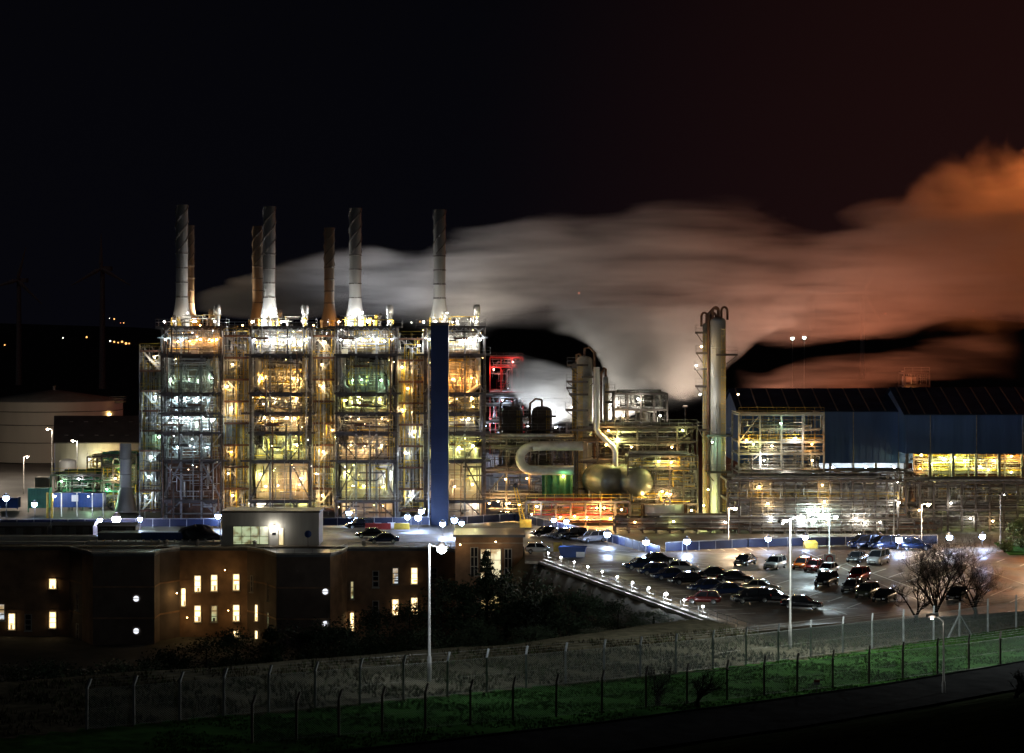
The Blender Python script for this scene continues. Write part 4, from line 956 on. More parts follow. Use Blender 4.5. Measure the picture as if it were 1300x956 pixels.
window(233,758,5,22,0,Yw=YB_+1.45)
for px, py, lit in ((477,735,None),(502,731,3),(526,731,0),(477,773,None),(502,771,1),(526,769,1),(551,731,None),(551,769,None)): window(px, py, 7.5, 20, lit, Yw=YB_+.95)
for px, py, lit in ((320,741,None),(326,778,0),(326,811,0)): window(px, py, 3.5, 20, lit, Yw=YB_-.5, rz=R(-38))
for py, lit in ((749,2),(789,0)): window(447, py, 4, 22, lit, Yw=YB_+.95)
for py, lit in ((751,None),(789,2)): window(341, py, 3, 22, lit, Yw=YB_-3.6, rz=R(-38))
for py in (764,802,838): window(99, py, 7, 20, None, Yw=YB_-.6, rz=R(-52))
PO = em('lit_porthole', (.9,.93,1), 1.3)
for px, py in ((173,760),(173,801)):
    p = at(px,py,YB_-6.1); f = MB(); f.lathe([(.40,-.1),(.52,-.1),(.52,.05)], (0,0,0), 20, axis='y'); fo = f.build('round_window', M['wframe'], root); fo.location = (p.x,-6.1,p.z)
    f = MB(); f.lathe([(.01,-.06),(.42,-.06)], (0,0,0), 20, axis='y'); f.build('pane', PO, fo); f = MB(); f.box(-.42,.42,-.09,-.065,-.05,.05); f.build('glazing_bar', M['wframe'], fo)
for px, py in ((413,751),(413,792)):
    p = at(px,py,YB_-7.1); f = MB(); f.lathe([(.40,-.1),(.52,-.1),(.52,.05)], (0,0,0), 20, axis='y'); fo = f.build('round_window', M['wframe'], root); fo.location = (p.x,-7.1,p.z)
    f = MB(); f.lathe([(.01,-.06),(.42,-.06)], (0,0,0), 20, axis='y'); f.build('pane', PO, fo); f = MB(); f.box(-.42,.42,-.09,-.065,-.05,.05); f.build('glazing_bar', M['wframe'], fo)
for x, y, z in ((X(225),.9,-6.5),(X(238),.9,-10),(X(286),.9,-3.2),(X(290),.9,-9)): lamp(root, (x,y-1.2,z), AMB, 55, .07, name='wall_lamp')
# right wing, taller
Yw = 276.0
root2 = empty('end_block', (xx(578,Yw), Yw, 0), 0, 'taller brown end block of the offices behind the conifer', 'building'); W = xx(664,Yw)-xx(578,Yw)
zt = zz(682,Yw)
mb = MB(); mb.box(0,W,0,9,-14,zt); mb.build('wall', M['brick'], root2)
mb = MB(); mb.box(-.3,W+.3,-.3,9.3,zt+.004,zt+.35); mb.build('roof', M['roofm'], root2)
mb = MB(); mb.box(0,W,-.05,-.002,zt-.9,zt-.75); mb.build('string_course', M['casing'], root2)
root, YBs = root2, YB_; YB_ = Yw
def win2(px, py, w, h, lit, bars=2):
    p = at(px,py,Yw-.02); f = MB(); w_, h_ = w*Yw/F, h*Yw/F; t = .06
    for s_ in (-1,0,1): f.box(s_*w_/2-t,s_*w_/2+t,-.12,0,-h_/2-t,h_/2+t)
    for k in range(bars+2): zc = -h_/2+h_*k/(bars+1); f.box(-w_/2,w_/2,-.1,-.01,zc-t*.7,zc+t*.7)
    fo = f.build('window', M['wframe'], root2); fo.location = (p.x-root2.location.x, -.02, p.z)
    g_ = MB(); g_.poly([(-w_/2,-.03,-h_/2),(w_/2,-.03,-h_/2),(w_/2,-.03,h_/2),(-w_/2,-.03,h_/2)]); g_.build('pane', LIT[lit] if lit is not None else M['darkglass'], fo)
win2(623,718,26,42,1); win2(602,713,9,36,0 if 0 else None); win2(645,715,9,36,None); win2(623,765,26,20,0)
mb = MB(); mb.box(W,W+8.5,2.5,8,-14,-.36); mb.build('annex_wall', M['brick'], root2)
mb = MB(); mb.beam((W+1.2,2.2,-5.8),(W+5.2,2.2,-1.6), .2); mb.beam((W+5.2,2.2,-1.6),(W+5.2,2.2,-6.5), .2); mb.beam((W+1.2,2.2,-5.8),(W+7,2.2,-5.0), .2); mb.build('brace', M['bluepanel'], root2)
lamp(root2, (W+1.2,1.2,-3.0), AMB, 260, .1, name='wall_lamp'); lamp(root2, (5.6,-1.4,2.0), WARM, 60, .08, name='wall_lamp'); lamp(root2, (.7,-1.3,1.6), WARM, 60, .08, name='wall_lamp')

# concrete hut on the deck
Yh = 289.0; x0, x1 = xx(282,Yh), xx(405,Yh); root = empty('concrete_hut', (x0,Yh,0), 0, 'concrete hut with a wide lit window in front of the second furnace', 'hut'); W = x1-x0
z1 = zz(651,Yh); mb = MB(); mb.box(0,W,0,6,0,z1); mb.build('wall', M['concrete'], root)
mb = MB(); mb.box(-.15,W+.15,-.15,6.15,z1+.003,z1+.28); mb.build('roof', M['darksteel'], root)
wx0, wx1, wz0, wz1 = xx(296,Yh)-x0, xx(341,Yh)-x0, zz(691,Yh), zz(668,Yh)
mb = MB()
for k in range(5): x = wx0+(wx1-wx0)*k/4; mb.box(x-.05,x+.05,-.12,-.004,wz0,wz1)
for z in (wz0,(wz0*.55+wz1*.45),wz1): mb.box(wx0+.051,wx1-.051,-.1,-.01,z-.05,z+.05)
fo = mb.build('window', M['wframe'], root); mb = MB(); mb.poly([(wx0,-.05,wz0),(wx1,-.05,wz0),(wx1,-.05,wz1),(wx0,-.05,wz1)]); mb.build('pane', LIT[2], fo)
dx0, dx1 = xx(342,Yh)-x0, xx(353,Yh)-x0; mb = MB(); mb.box(dx0,dx1,-.1,-.003,0.02,2.5); d = mb.build('door', M['white'], root); mb = MB(); mb.box(dx0+.4,dx1-.3,-.14,-.103,1.5,1.9); mb.build('door_pane', M['darkglass'], d)
mb = MB(); mb.box(dx1+.15,dx1+.75,-.08,-.003,.1,2.5); mb.build('side_light', LIT[0], root)
lamp(root, ((dx0+dx1)/2+.1,-.4,2.75), WHT, 260, .13, name='door_lamp', es=50)
mb = MB(); mb.tube([(-.1,-1.2,0),(-.1,-1.2,6.2)], .05, 6); mb.build('downpipe', M['steel'], root)
root = empty('round_sign', (xx(391,287),287,0), 0, 'round plain blue sign on a short post by the concrete hut', 'sign'); z = zz(678,287)
mb = MB(); mb.lathe([(.01,-.03),(.52,-.03),(.52,.03),(.01,.03)], (0,0,z), 24, axis='y'); mb.build('disc', M['bluepanel'], root); mb = MB(); mb.tube([(0,.08,0),(0,.08,z+.3)], .05, 6); mb.build('post', M['darksteel'], root)
for px0, px1, yt, Yd, lb in ((-10,60,668,300,'long low dark store on the roof deck at the picture edge'),(66,118,667,301,'low dark store on the roof deck below the blue container'),(124,172,668,300,'low dark store on the deck under the brightest lamp')):
    x0, x1 = xx(px0,Yd), xx(px1,Yd); z1 = zz(yt,Yd); root = empty('low_store', (x0,Yd,0), 0, lb, 'shed', 'low stores on the deck')
    mb = MB(); mb.box(0,x1-x0,0,3.2,0,z1); mb.build('wall', M['darksteel'], root)
    mb = MB(); mb.add([(-.2,-.25,z1),(x1-x0+.2,-.25,z1),(x1-x0+.2,1.6,z1+.45),(-.2,1.6,z1+.45),(x1-x0+.2,3.4,z1),(-.2,3.4,z1)], [(0,1,2,3),(3,2,4,5),(0,5,4,1),(0,3,5),(1,4,2)]); mb.build('roof', M['roofm'], root)
    for k in range(3): x = (x1-x0)*(k+.5)/3; mb = MB(); mb.box(x-.5,x+.5,-.06,-.003,.1,z1-.25); mb.build('door', M['roofg'], root)
# dark tarpaulin mound
mb = MB(); n, m_ = 24, 10; vs = []
for j in range(m_+1):
    for i in range(n): t = 2*PI*i/n; ph = PI/2*j/m_; rr = 1+.13*math.sin(3*t+1)+.08*math.sin(7*t+j); vs.append((3.3*rr*math.cos(t)*math.cos(ph)+.4*math.sin(j), 1.6*rr*math.sin(t)*math.cos(ph), 2.4*math.sin(ph)*(1+.1*math.sin(5*t))))
mb.add(vs, [(j*n+i, j*n+(i+1)%n, (j+1)*n+(i+1)%n, (j+1)*n+i) for j in range(m_) for i in range(n)], 0, True)
c = gr(250,688); M['tarp'] = pm('black_tarpaulin', (.02,.02,.024), .3, 0, .3, 1, .8); tag(mb.build('covered_stack', M['tarp'], loc=(c.x,c.y,0)), 'dark glossy tarpaulin mound left of the concrete hut', 'tarpaulin')
# plastic barriers and skip
def jersey(px, py, mat, label, w=2.0):
    q = gr(px,py); mb = MB(); mb.add([(-w/2,-.3,0),(w/2,-.3,0),(w/2,-.1,.95),(-w/2,-.1,.95),(-w/2,.3,0),(w/2,.3,0),(w/2,.1,.95),(-w/2,.1,.95)], [(0,1,2,3),(5,4,7,6),(3,2,6,7),(1,5,6,2),(4,0,3,7)])
    mb.box(-w*.35,-w*.15,-.31,-.25,.05,.25); mb.box(w*.15,w*.35,-.31,-.25,.05,.25)
    tag(mb.build('traffic_barrier', M[mat], loc=q), label, 'barrier', 'plastic traffic barriers on the deck')
jersey(472,672,'redp','red plastic barrier leftmost of the row near the shaft'); jersey(488,672,'redp','red plastic barrier right of the leftmost red one'); jersey(480,671.5,'plastic_w','white plastic barrier between the two red ones',1.0)
jersey(510,672,'yellow','yellow plastic barrier at the end of the red row', 2.4); jersey(497,671,'plastic_w','pale plastic barrier between red and yellow ones',1.2)
root = empty('rubbish_skip', gr(727,708), R(-8), 'blue skip behind the yellow notice beside the white hatchback', 'skip')
mb = MB(); mb.add([(-1.5,-.8,.1),(1.5,-.8,.1),(1.5,.8,.1),(-1.5,.8,.1),(-1.9,-.95,1.5),(1.9,-.95,1.5),(1.9,.95,1.5),(-1.9,.95,1.5)], [(0,3,2,1),(0,1,5,4),(1,2,6,5),(2,3,7,6),(3,0,4,7)]); mb.build('body', M['bluepanel'], root)
mb = MB(); mb.box(.6,1.75,-1.05,-.98,.2,.9); mb.build('notice', M['plastic_w'], root)
mb = MB(); mb.beam((-1.9,-.95,1.5),(1.9,-.95,1.5),.1); mb.beam((-1.9,.95,1.5),(1.9,.95,1.5),.1); mb.build('rim', M['bluepanel'], root)
root = empty('notice_board', gr(708,706), R(-5), 'yellow square notice board left of the blue skip', 'sign'); mb = MB(); mb.box(-.6,.6,-.04,.04,.6,1.9); mb.build('board', M['yellow'], root); mb = MB(); mb.beam((-.5,.08,0),(-.5,.08,1.9),.08); mb.beam((.5,.08,0),(.5,.08,1.9),.08); mb.build('leg', M['steel'], root)
lamp(root, (.9,-1.0,1.0), COOL, 150, .1)
mb = MB(); mb.add([(-.9,-.5,0),(.9,-.5,0),(.9,.5,0),(-.9,.5,0),(-1,-.55,.8),(1,-.55,.8),(1,.55,.8),(-1,.55,.8),(-.7,0,1.15),(.7,0,1.15)], [(0,1,5,4),(1,2,6,5),(2,3,7,6),(3,0,4,7),(4,5,9,8),(6,7,8,9),(5,6,9),(7,4,8)]); tag(mb.build('grit_bin', M['yellow'], loc=gr(1029,696)), 'yellow grit bin behind the orange hatchback', 'bin')

# ------------------------------------------------------------------ street lamps and signs
def zg(x, y): return hgt(x, y)
def street_lamp(px, ytop, Y, label, heads, rad=.11, base_z=None, mat='steel'):
    x = xx(px,Y); zb = zg(x,Y) if base_z is None else base_z; zt = zz(ytop,Y)
    root = empty('street_lamp', (x,Y,zb), 0, label, 'street lamp', 'lamp poles'); H = zt-zb
    mb = MB(); mb.tube([(0,0,0),(0,0,H*.18),(0,0,H*.185),(0,0,H)], rad, 10, radii=[rad*1.5,rad*1.5,rad,rad*.6]); mb.build('pole', M[mat], root)
    for (dx, dz, c, p, r) in heads:
        mb = MB(); mb.tube([(0,0,H-.1),(dx*.4,-.1,H+dz*.7),(dx*.8,-.2,H+dz)], .05, 6); mb.build('arm', M[mat], root)
        mb = MB(); mb.lathe([(.01,-.45),(.14,-.4),(.17,0),(.14,.4),(.01,.45)], (dx,-.2,H+dz+.06), 8, axis='x'); h = mb.build('lamp_head', M['darksteel'], root)
        lamp(h, (dx,-.28,H+dz-.12), c, p, r, name='lens', es=70)
    return root
street_lamp(-22,500,440,'added tall yard lamp just outside the left edge in front of the storage tank', [(.9,.1,(1,.84,.66),11000,.2)], .14, 0)  # unseen lamp added to brighten the storage tank
street_lamp(66,545,436,'added yard lamp pole between the storage tank and the grey shed', [(-.9,.1,(1,.84,.66),3500,.14)], .1, 0)  # added to light the tank and the shed roof
street_lamp(98,560,388,'added yard lamp pole in front of the grey shed and white tank', [(-.8,.1,WHT,2600,.15)], .1, 0)  # added to brighten the white tank and shed front
street_lamp(30,580,384,'added yard lamp pole left of the grey shed', [(.8,.1,(1,.8,.6),2200,.15)], .1, 0)  # added for more light on the tank side
street_lamp(545,690,150,'tall pole with blue white lamp in front of the office block, left centre', [(.95,-.25,COOL,2100,.36)])
street_lamp(1003,658,177,'tall double headed lamp pole beside the car park', [(.9,.1,(.95,1,.93),8500,.28),(-.7,-.3,(.85,1,.95),0,.08)])
street_lamp(1053,655,262,'lamp pole rising behind the white car and the square sign', [(-2.2,-.4,CYAN,2400,.4),(.8,0,CYAN,600,.26)], .1, 0)
street_lamp(1270,628,290,'plain tall pole near the right edge of the works', [(.5,.1,WHT,0,.06)], .12, 0)
street_lamp(1135,612,300,'thin pale pole in front of the right pipe bridge', [(.5,.1,WHT,0,.06)], .12, 0)
street_lamp(1395,640,170,'street lamp just beyond the right edge lighting the grass strip', [(-1.2,.1,(.9,1,.93),9000,.2)])
street_lamp(1198,788,152,'short dark pole with a small light just behind the nearer fence', [(-.95,.35,WHT,60,.09)], .09)
street_lamp(1335,640,262,'added warm lamp pole just outside the right edge of the car park', [(-.9,0,(1,.72,.44),7500,.2)], .09, 0)  # unseen pole added to warm the light on the bays
# sodium lamps over the parking bays
street_lamp(1170,640,286,'warm lamp pole between the parked vans and the bare tree', [(.9,0,(1,.74,.48),8000,.2)], .09, 0)
street_lamp(925,645,285,'warm lamp pole above the row of dark cars', [(.9,0,(1,.72,.44),6000,.2)], .09, 0)
root = empty('square_sign', (xx(1053,258),258,0), 0, 'square pale sign with red ring by the white car', 'sign'); z = zz(711,258)
mb = MB(); mb.box(-.75,.75,-.03,.03,z-.75,z+.75); mb.build('board', M['plastic_w'], root); mb = MB(); mb.lathe([(.34,-.04),(.5,-.04)], (0,-.0,z+.12), 24, axis='y'); mb.build('ring', M['redp'], root)
mb = MB(); mb.box(-.5,.5,-.05,-.031,z-.62,z-.5); mb.build('text_bar', M['black'], root); mb = MB(); mb.beam((0,.08,0),(0,.08,z),.1); mb.build('post', M['steel'], root)
q = at(1037,851,150); zq = zg(q.x, q.y); mb = MB(); mb.box(-.22,.22,-.02,.02,.75,1.15); s = mb.build('fence_notice', M['plastic_w'], loc=(q.x,q.y,zq)); tag(s, 'tiny white and red notice on the grass between fences', 'sign'); mb = MB(); mb.box(-.22,.22,-.04,-.021,.95,1.15); mb.build('red_band', M['redp'], s); mb = MB(); mb.beam((0,.05,0),(0,.05,1.1),.05); mb.build('post', M['steel'], s)

# ------------------------------------------------------------------ cars
def cpaint(name, col, rough=.25, metal=.2): 
    m = pm(name, col, rough, metal, .06, 2); m.node_tree.nodes['Principled BSDF'].inputs['Coat Weight'].default_value = .8; return m
PAINT = {k: cpaint(k+'_car_paint', c) for k, c in dict(black=(.015,.016,.02), navy=(.02,.035,.09), white=(.75,.75,.73), silver=(.48,.48,.47), grey=(.16,.165,.17), red=(.5,.035,.02), orange=(.8,.17,.02), green=(.12,.14,.09), darkred=(.12,.02,.018), gold=(.45,.40,.30)).items()}
M['glass'] = pm('car_glass', (.02,.022,.026), .06, 0, .1, 1); M['rim'] = pm('alloy_rim', (.4,.4,.4), .3, .7, .1, 2); M['hl'] = pm('headlight_glass', (.75,.77,.8), .1, .3, .05, 2); M['tl'] = pm('tail_light', (.35,.02,.02), .2, 0, .1, 2)
M['plate'] = pm('number_plate', (.7,.68,.55), .5)
def car_proto(kind):
    L_, W, H = dict(hatch=(4.0,1.74,1.48), saloon=(4.6,1.8,1.44), suv=(4.4,1.84,1.68), mpv=(4.8,1.9,1.95))[kind]
    root = empty('parked_car'); hw = W/2
    belt = H*.60
    # lower body stations along x (front = +x)
    if kind == 'mpv': st = [(-.5,.35,.80,1.0),(-.485,.25,.95,belt),(-.3,.22,1,belt),(.2,.22,1,belt),(.36,.22,.99,belt-.06),(.46,.24,.94,belt-.28),(.495,.3,.84,belt-.5),(.5,.4,.78,belt-.62)]
    else: st = [(-.5,.40,.78,belt-.28),(-.485,.28,.90,belt-.06),(-.44,.25,.96,belt+.0),(-.3,.22,1,belt+.02),(.1,.22,1,belt),(.24,.22,.99,belt-.03),(.38,.23,.96,belt-.12),(.46,.26,.90,belt-.22),(.495,.32,.82,belt-.36),(.5,.42,.76,belt-.46)]
    if kind == 'saloon': st[2] = (-.44,.25,.95,belt-.02)
    mb = MB(); rings = []
    for fx_, z0, wf, zt in st:
        w = hw*wf; zm = z0+(zt-z0)*.45
        rings.append([(fx_*L_,-w*.86,z0),(fx_*L_,-w,z0+.12),(fx_*L_,-w*1.0,zm),(fx_*L_,-w*.95,zt-.06),(fx_*L_,-w*.84,zt),(fx_*L_,0,zt+.035),(fx_*L_,w*.84,zt),(fx_*L_,w*.95,zt-.06),(fx_*L_,w,zm),(fx_*L_,w,z0+.12),(fx_*L_,w*.86,z0)])
    n = 11; vs = [v for r in rings for v in r]; fs = [(i*n+k,(i+1)*n+k,(i+1)*n+(k+1)%n,i*n+(k+1)%n) for i in range(len(rings)-1) for k in range(n)]
    mb.add(vs, fs, 0, True); mb.add(rings[0], [tuple(range(n))]); mb.add(rings[-1], [tuple(range(n))[::-1]])
    mb.build('body', PAINT['black'], root)
    # glasshouse
    if kind == 'mpv': xb0, xt0, xt1, xb1 = -.495,-.47,.14,.35
    elif kind == 'saloon': xb0, xt0, xt1, xb1 = -.36,-.20,.08,.25
    elif kind == 'suv': xb0, xt0, xt1, xb1 = -.485,-.42,.08,.24
    else: xb0, xt0, xt1, xb1 = -.485,-.36,.07,.26
    zb, zt = belt-.04, H-.05; wb, wt = hw*.88, hw*.70
    g8 = [(xb0*L_,-wb,zb),(xb1*L_,-wb,zb),(xb1*L_,wb,zb),(xb0*L_,wb,zb),(xt0*L_,-wt,zt),(xt1*L_,-wt,zt),(xt1*L_,wt,zt),(xt0*L_,wt,zt)]
    mb = MB(); mb.add(g8, [(0,1,5,4),(1,2,6,5),(2,3,7,6),(3,0,4,7)]); mb.build('windows', M['glass'], root)
    mb = MB(); e = .03; mb.add([(xt0*L_-.04,-wt-e,zt-.02),(xt1*L_+.04,-wt-e,zt-.02),(xt1*L_+.04,wt+e,zt-.02),(xt0*L_-.04,wt+e,zt-.02),(xt0*L_+.05,-wt*.85,H),(xt1*L_-.08,-wt*.85,H),(xt1*L_-.08,wt*.85,H),(xt0*L_+.05,wt*.85,H)], [(0,3,2,1),(0,1,5,4),(1,2,6,5),(2,3,7,6),(3,0,4,7),(4,5,6,7)], 0, True)
    for s_ in (-1,1):
        for a, b in (((xb0,zb),(xt0,zt)),((xb1,zb),(xt1,zt))): mb.beam((a[0]*L_,s_*wb,a[1]),(b[0]*L_,s_*wt,b[1]), .08)
        mb.beam(((xb0+xb1)/2*L_,s_*(wb+.0),zb),((xt0+xt1)/2*L_,s_*(wt+.01),zt), .07)
    mb.build('roof', PAINT['black'], root)
    wr = .33 if kind in ('suv','mpv') else .31
    for fx_ in (-.30,.31):
        for s_ in (-1,1):
            mb = MB(); mb.lathe([(.02,-.11),(wr,-.11),(wr,.11),(.02,.11)], (0,0,0), 18, axis='y'); t = mb.build('wheel', M['black'], root, (fx_*L_, s_*(hw-.10), wr))
            mb = MB(); mb.lathe([(.01,.0),(wr*.66,.0),(wr*.70,.02)] if s_ > 0 else [(wr*.70,-.02),(wr*.66,0),(.01,0)], (0,s_*.115,0), 14, axis='y'); mb.build('rim', M['rim'], t)
    for s_ in (-1,1):
        mb = MB(); zc = belt-.33 if kind != 'mpv' else belt-.38; mb.add([(.462*L_,s_*hw*.86,zc-.08),(.502*L_,s_*hw*.60,zc-.09),(.500*L_,s_*hw*.48,zc+.02),(.468*L_,s_*hw*.58,zc+.10),(.44*L_,s_*hw*.90,zc+.09)], [(0,1,2,3,4) if s_ < 0 else (4,3,2,1,0)]); mb.beam((.482*L_,s_*hw*.82,zc),(.50*L_,s_*hw*.52,zc),.05,.16); mb.build('headlight', M['hl'], root)
        mb = MB(); mb.box(-.503*L_,-.47*L_,min(s_*hw*.6,s_*hw*.9),max(s_*hw*.6,s_*hw*.9),belt-.24,belt-.06); mb.build('tail_light', M['tl'], root)
        mb = MB(); mb.box(.17*L_,.17*L_+.14,min(s_*hw*.94,s_*(hw+.14)),max(s_*hw*.94,s_*(hw+.14)),belt+.0,belt+.15); mb.build('wing_mirror', M['black'], root)
    mb = MB(); mb.box(.498*L_,.506*L_,-hw*.4,hw*.4,.50,.62); mb.box(.498*L_,.506*L_,-hw*.55,hw*.55,.30,.42); mb.build('grille', M['black'], root)
    mb = MB(); mb.box(.507*L_,.512*L_,-.26,.26,.43,.54); mb.build('number_plate', M['plate'], root)
    return root
protos = {k: car_proto(k) for k in ('hatch','saloon','suv','mpv')}
usedp = set()
HL = math.atan2(-.877,-.48); HR = math.atan2(.30,.93)
CARS = [  # px, py of the base, kind, colour, heading, label
 (456,673,'suv','black',R(200),'black off roader on the deck right of the concrete hut, furthest back'),
 (470,684,'saloon','black',R(190),'black saloon on the deck in the middle of three dark cars by the hut'),
 (487,691,'saloon','navy',R(185),'dark saloon nearest the roof edge right of the concrete hut'),
 (637,663,'hatch','black',R(170),'small dark car alone at the far end of the deck behind the end block'),
 (685,704,'hatch','white',R(-4),'white hatchback seen side on beside the yellow notice'),
 (693,682,'saloon','black',R(200),'black saloon furthest left in the row under the slanting barrier'),
 (710,685,'hatch','grey',R(205),'dark grey hatchback second in the row under the slanting barrier'),
 (727,686,'suv','black',R(205),'black off roader left of the silver estate under the slanting barrier'),
 (752,690,'suv','silver',R(210),'silver estate at the right end of the row under the slanting barrier'),
 (812,724,'saloon','navy',R(196),'navy saloon at the far left corner of the main car cluster'),
 (835,717,'saloon','black',R(20),'black saloon just left of the white coupe'),
 (868,728,'hatch','white',R(8)-R(18),'white car among the dark cluster, nose to the right'),
 (829,731,'hatch','navy',R(200),'navy hatchback second along the parapet side row'),
 (849,737,'saloon','navy',R(200),'navy saloon third along the parapet side row'),
 (872,743,'saloon','black',R(200),'black saloon fourth along the parapet side row'),
 (897,752,'saloon','navy',R(200),'navy saloon fifth along the parapet side row'),
 (921,757,'saloon','navy',R(200),'dark blue saloon with bright wheels in the middle of the parapet row'),
 (910,736,'saloon','black',R(-10),'black saloon two places right of the white car'),
 (934,741,'saloon','black',R(-12),'black saloon behind the pale saloon, nose right'),
 (966,753,'saloon','gold',R(-14),'pale gold saloon among the dark cars, nose right'),
 (953,767,'suv','black',R(195),'large black car near the lower corner of the parapet row'),
 (893,768,'hatch','darkred',R(170),'low dark red car partly hidden behind the parapet lamps'),
 (982,766,'saloon','black',R(-14),'black saloon directly left of the tall lamp pole'),
 (1018,774,'saloon','black',R(-14),'shiny black saloon nearest the fence, right of the tall lamp pole'),
 (946,719,'saloon','black',HL,'black car left of the silver saloon in the far row'),
 (984,724,'suv','silver',HL,'silver car left of the tall lamp pole, facing the camera'),
 (1019,724,'hatch','orange',HL,'orange hatchback in the far row'),
 (1034,727,'hatch','red',HL,'red hatchback tucked between the orange and white cars'),
 (1051,731,'hatch','white',HL,'white hatchback under the square sign'),
 (1049,745,'suv','black',HL,'black hatchback in front of the white one under the sign'),
 (1090,739,'suv','red',HL,'bright red car standing behind three dark ones'),
 (1082,753,'hatch','grey',HL,'dark grey hatchback left of three in the near right row'),
 (1101,760,'suv','green',HL,'olive grey car in the middle of three in the near right row'),
 (1123,765,'saloon','black',HL,'black saloon rightmost in the near right row'),
 (1088,715,'saloon','grey',HL,'low grey saloon left of the silver people carrier'),
 (1115,718,'mpv','silver',HL,'silver people carrier, tallest vehicle in the car park'),
 (1097,698,'mpv','navy',R(200),'dark blue van furthest left of the back row'),
 (1123,699,'mpv','navy',R(200),'dark blue van right of the leftmost van in the back row'),
 (1163,700,'suv','navy',R(-15),'dark car right of the flood lamp in the back row'),
 (1215,763,'hatch','black',HL,'dark car half hidden behind the bare tree')]
for px, py, k, c, h, lb in CARS:
    src = protos[k]
    if k in usedp: o = copy_tree(src)
    else: o = src; usedp.add(k)
    o.location = gr(px, py-2); o.rotation_euler = (0,0,h); tag(o, lb, 'car', 'cars parked by the works')
    for ch in o.children:
        if ch.name.startswith(('body','roof')): ch.material_slots[0].link = 'OBJECT'; ch.material_slots[0].material = PAINT[c]
for k in protos:
    if k not in usedp: 
        for ch in list(protos[k].children): bpy.data.objects.remove(ch)
# ------------------------------------------------------------------ trees
def branches(mb, rnd, p, d, L_, r, depth, nb=3, spread=.6, n=4, tips=None):
    segs = 3; pts = [p]; rad = [r]
    for k in range(segs):
        d = (d + Vector((rnd.gauss(0,.12),rnd.gauss(0,.12),rnd.gauss(0,.08)+.03))).normalized(); pts.append(pts[-1]+d*L_/segs); rad.append(r*(1-.45*(k+1)/segs))
    mb.tube(pts, r, n, caps=False, radii=rad)
    if tips is not None and depth <= 1: tips.append(pts[-1])
    if depth == 0: return
    for k in range(nb):
        q = pts[rnd.choice((1,2,3)) if k else 3]; a = Vector((rnd.gauss(0,1),rnd.gauss(0,1),rnd.gauss(.25,.6))).normalized()
        branches(mb, rnd, q, (d+a*spread*1.5).normalized(), L_*rnd.uniform(.55,.8), r*.5, depth-1, nb, spread, 3, tips)
def bare_tree(loc, h, label, seed, depth=5, nb=4, stems=3):
    rnd = random.Random(seed); root = empty('bare_tree', loc, 0, label, 'tree')
    mb = MB(); mb.tube([(0,0,-.3),(0,0,h*.12)], .2, 8, radii=[.26,.2]); mb.build('trunk', M['bark'], root)
    mb = MB()
    for k in range(stems): branches(mb, rnd, Vector((0,0,h*.1)), Vector((rnd.gauss(0,.5),rnd.gauss(0,.5),1)).normalized(), h*.36, .13, depth, nb)
    mb.build('crown', M['bark'], root); return root
q = gr(1193,792); bare_tree((q.x+.4,213,zg(q.x,213)), 10.2, 'large bare winter tree in front of the marked bays at right', 3, 6, 4, 6)
q = gr(1232,780); bare_tree((xx(1236,216),215,zg(xx(1236,215),215)), 7.2, 'smaller bare tree leaning right beside the large bare one', 8, 6, 4, 3)
q = gr(1160,790); bare_tree((xx(1163,212),212,zg(xx(1163,212),212)), 5.4, 'low bare bush left of the large bare tree', 12, 4)
for px, sd, lb in ((835,21,'bare bush in front of the fence, left of two'),(885,22,'bare bush in front of the fence, right of two'),(1290,24,'dark bare bush at the lower right road edge')):
    Y = 143 if px < 1000 else 138; x = xx(px,Y); bare_tree((x,Y,zg(x,Y)), 3.0 if px < 1000 else 2.0, lb, sd, 4)
def leafmesh(rnd, h, w, kind, n):
    mb = MB(); 
    cl = []
    for i in range(46 if kind != 'conifer' else 70):
        f = rnd.random()
        if kind == 'conifer': z = h*(.08+.92*f); R_ = w*(1-f)**.8*(.5+.5*rnd.random())
        else: z = h*(.15+.85*f); R_ = w*math.sqrt(max(0,1-((f-.45)/.6)**2))*math.sqrt(rnd.random())
        t = rnd.uniform(0,2*PI); cl.append((R_*math.cos(t),R_*math.sin(t),z, (.16 if kind == 'conifer' else .3)*w*rnd.uniform(.6,1.3)))
    for i in range(n):
        cx, cy, cz, s_ = rnd.choice(cl); p = Vector((cx+rnd.gauss(0,s_*.6),cy+rnd.gauss(0,s_*.6),cz+rnd.gauss(0,s_*.45)))
        a = Vector((rnd.gauss(0,1),rnd.gauss(0,1),rnd.gauss(0,1))).normalized(); b = a.orthogonal().normalized(); a *= rnd.uniform(.09,.2); b *= rnd.uniform(.05,.11)
        mb.add([p-a, p-b, p+a, p+b], [(0,1,2,3)])
    return mb
def leafy(kind, h, w, mat, seed, n=5200):
    rnd = random.Random(seed); root = empty('evergreen_tree')
    mb = MB(); mb.tube([(0,0,-.5),(0,0,h*.5),(0,0,h*.93)], .2, 7, radii=[.28,.18,.04])
    for k in range(12): z = h*rnd.uniform(.2,.8); t = rnd.uniform(0,2*PI); mb.tube([(0,0,z),(w*.6*math.cos(t),w*.6*math.sin(t),z+.5)], .05, 4, radii=[.07,.02])
    mb.build('trunk', M['bark'], root); leafmesh(rnd, h, w, kind, n).build('crown', M[mat], root); return root
tp = [leafy('conifer', 14.5, 2.3, 'leafd', 1, 6500), leafy('round', 11, 3.4, 'leafd', 2), leafy('round', 9, 3.0, 'leafd', 3), leafy('conifer', 10, 2.6, 'leafd', 4)]
used = set(); rnd = random.Random(77)
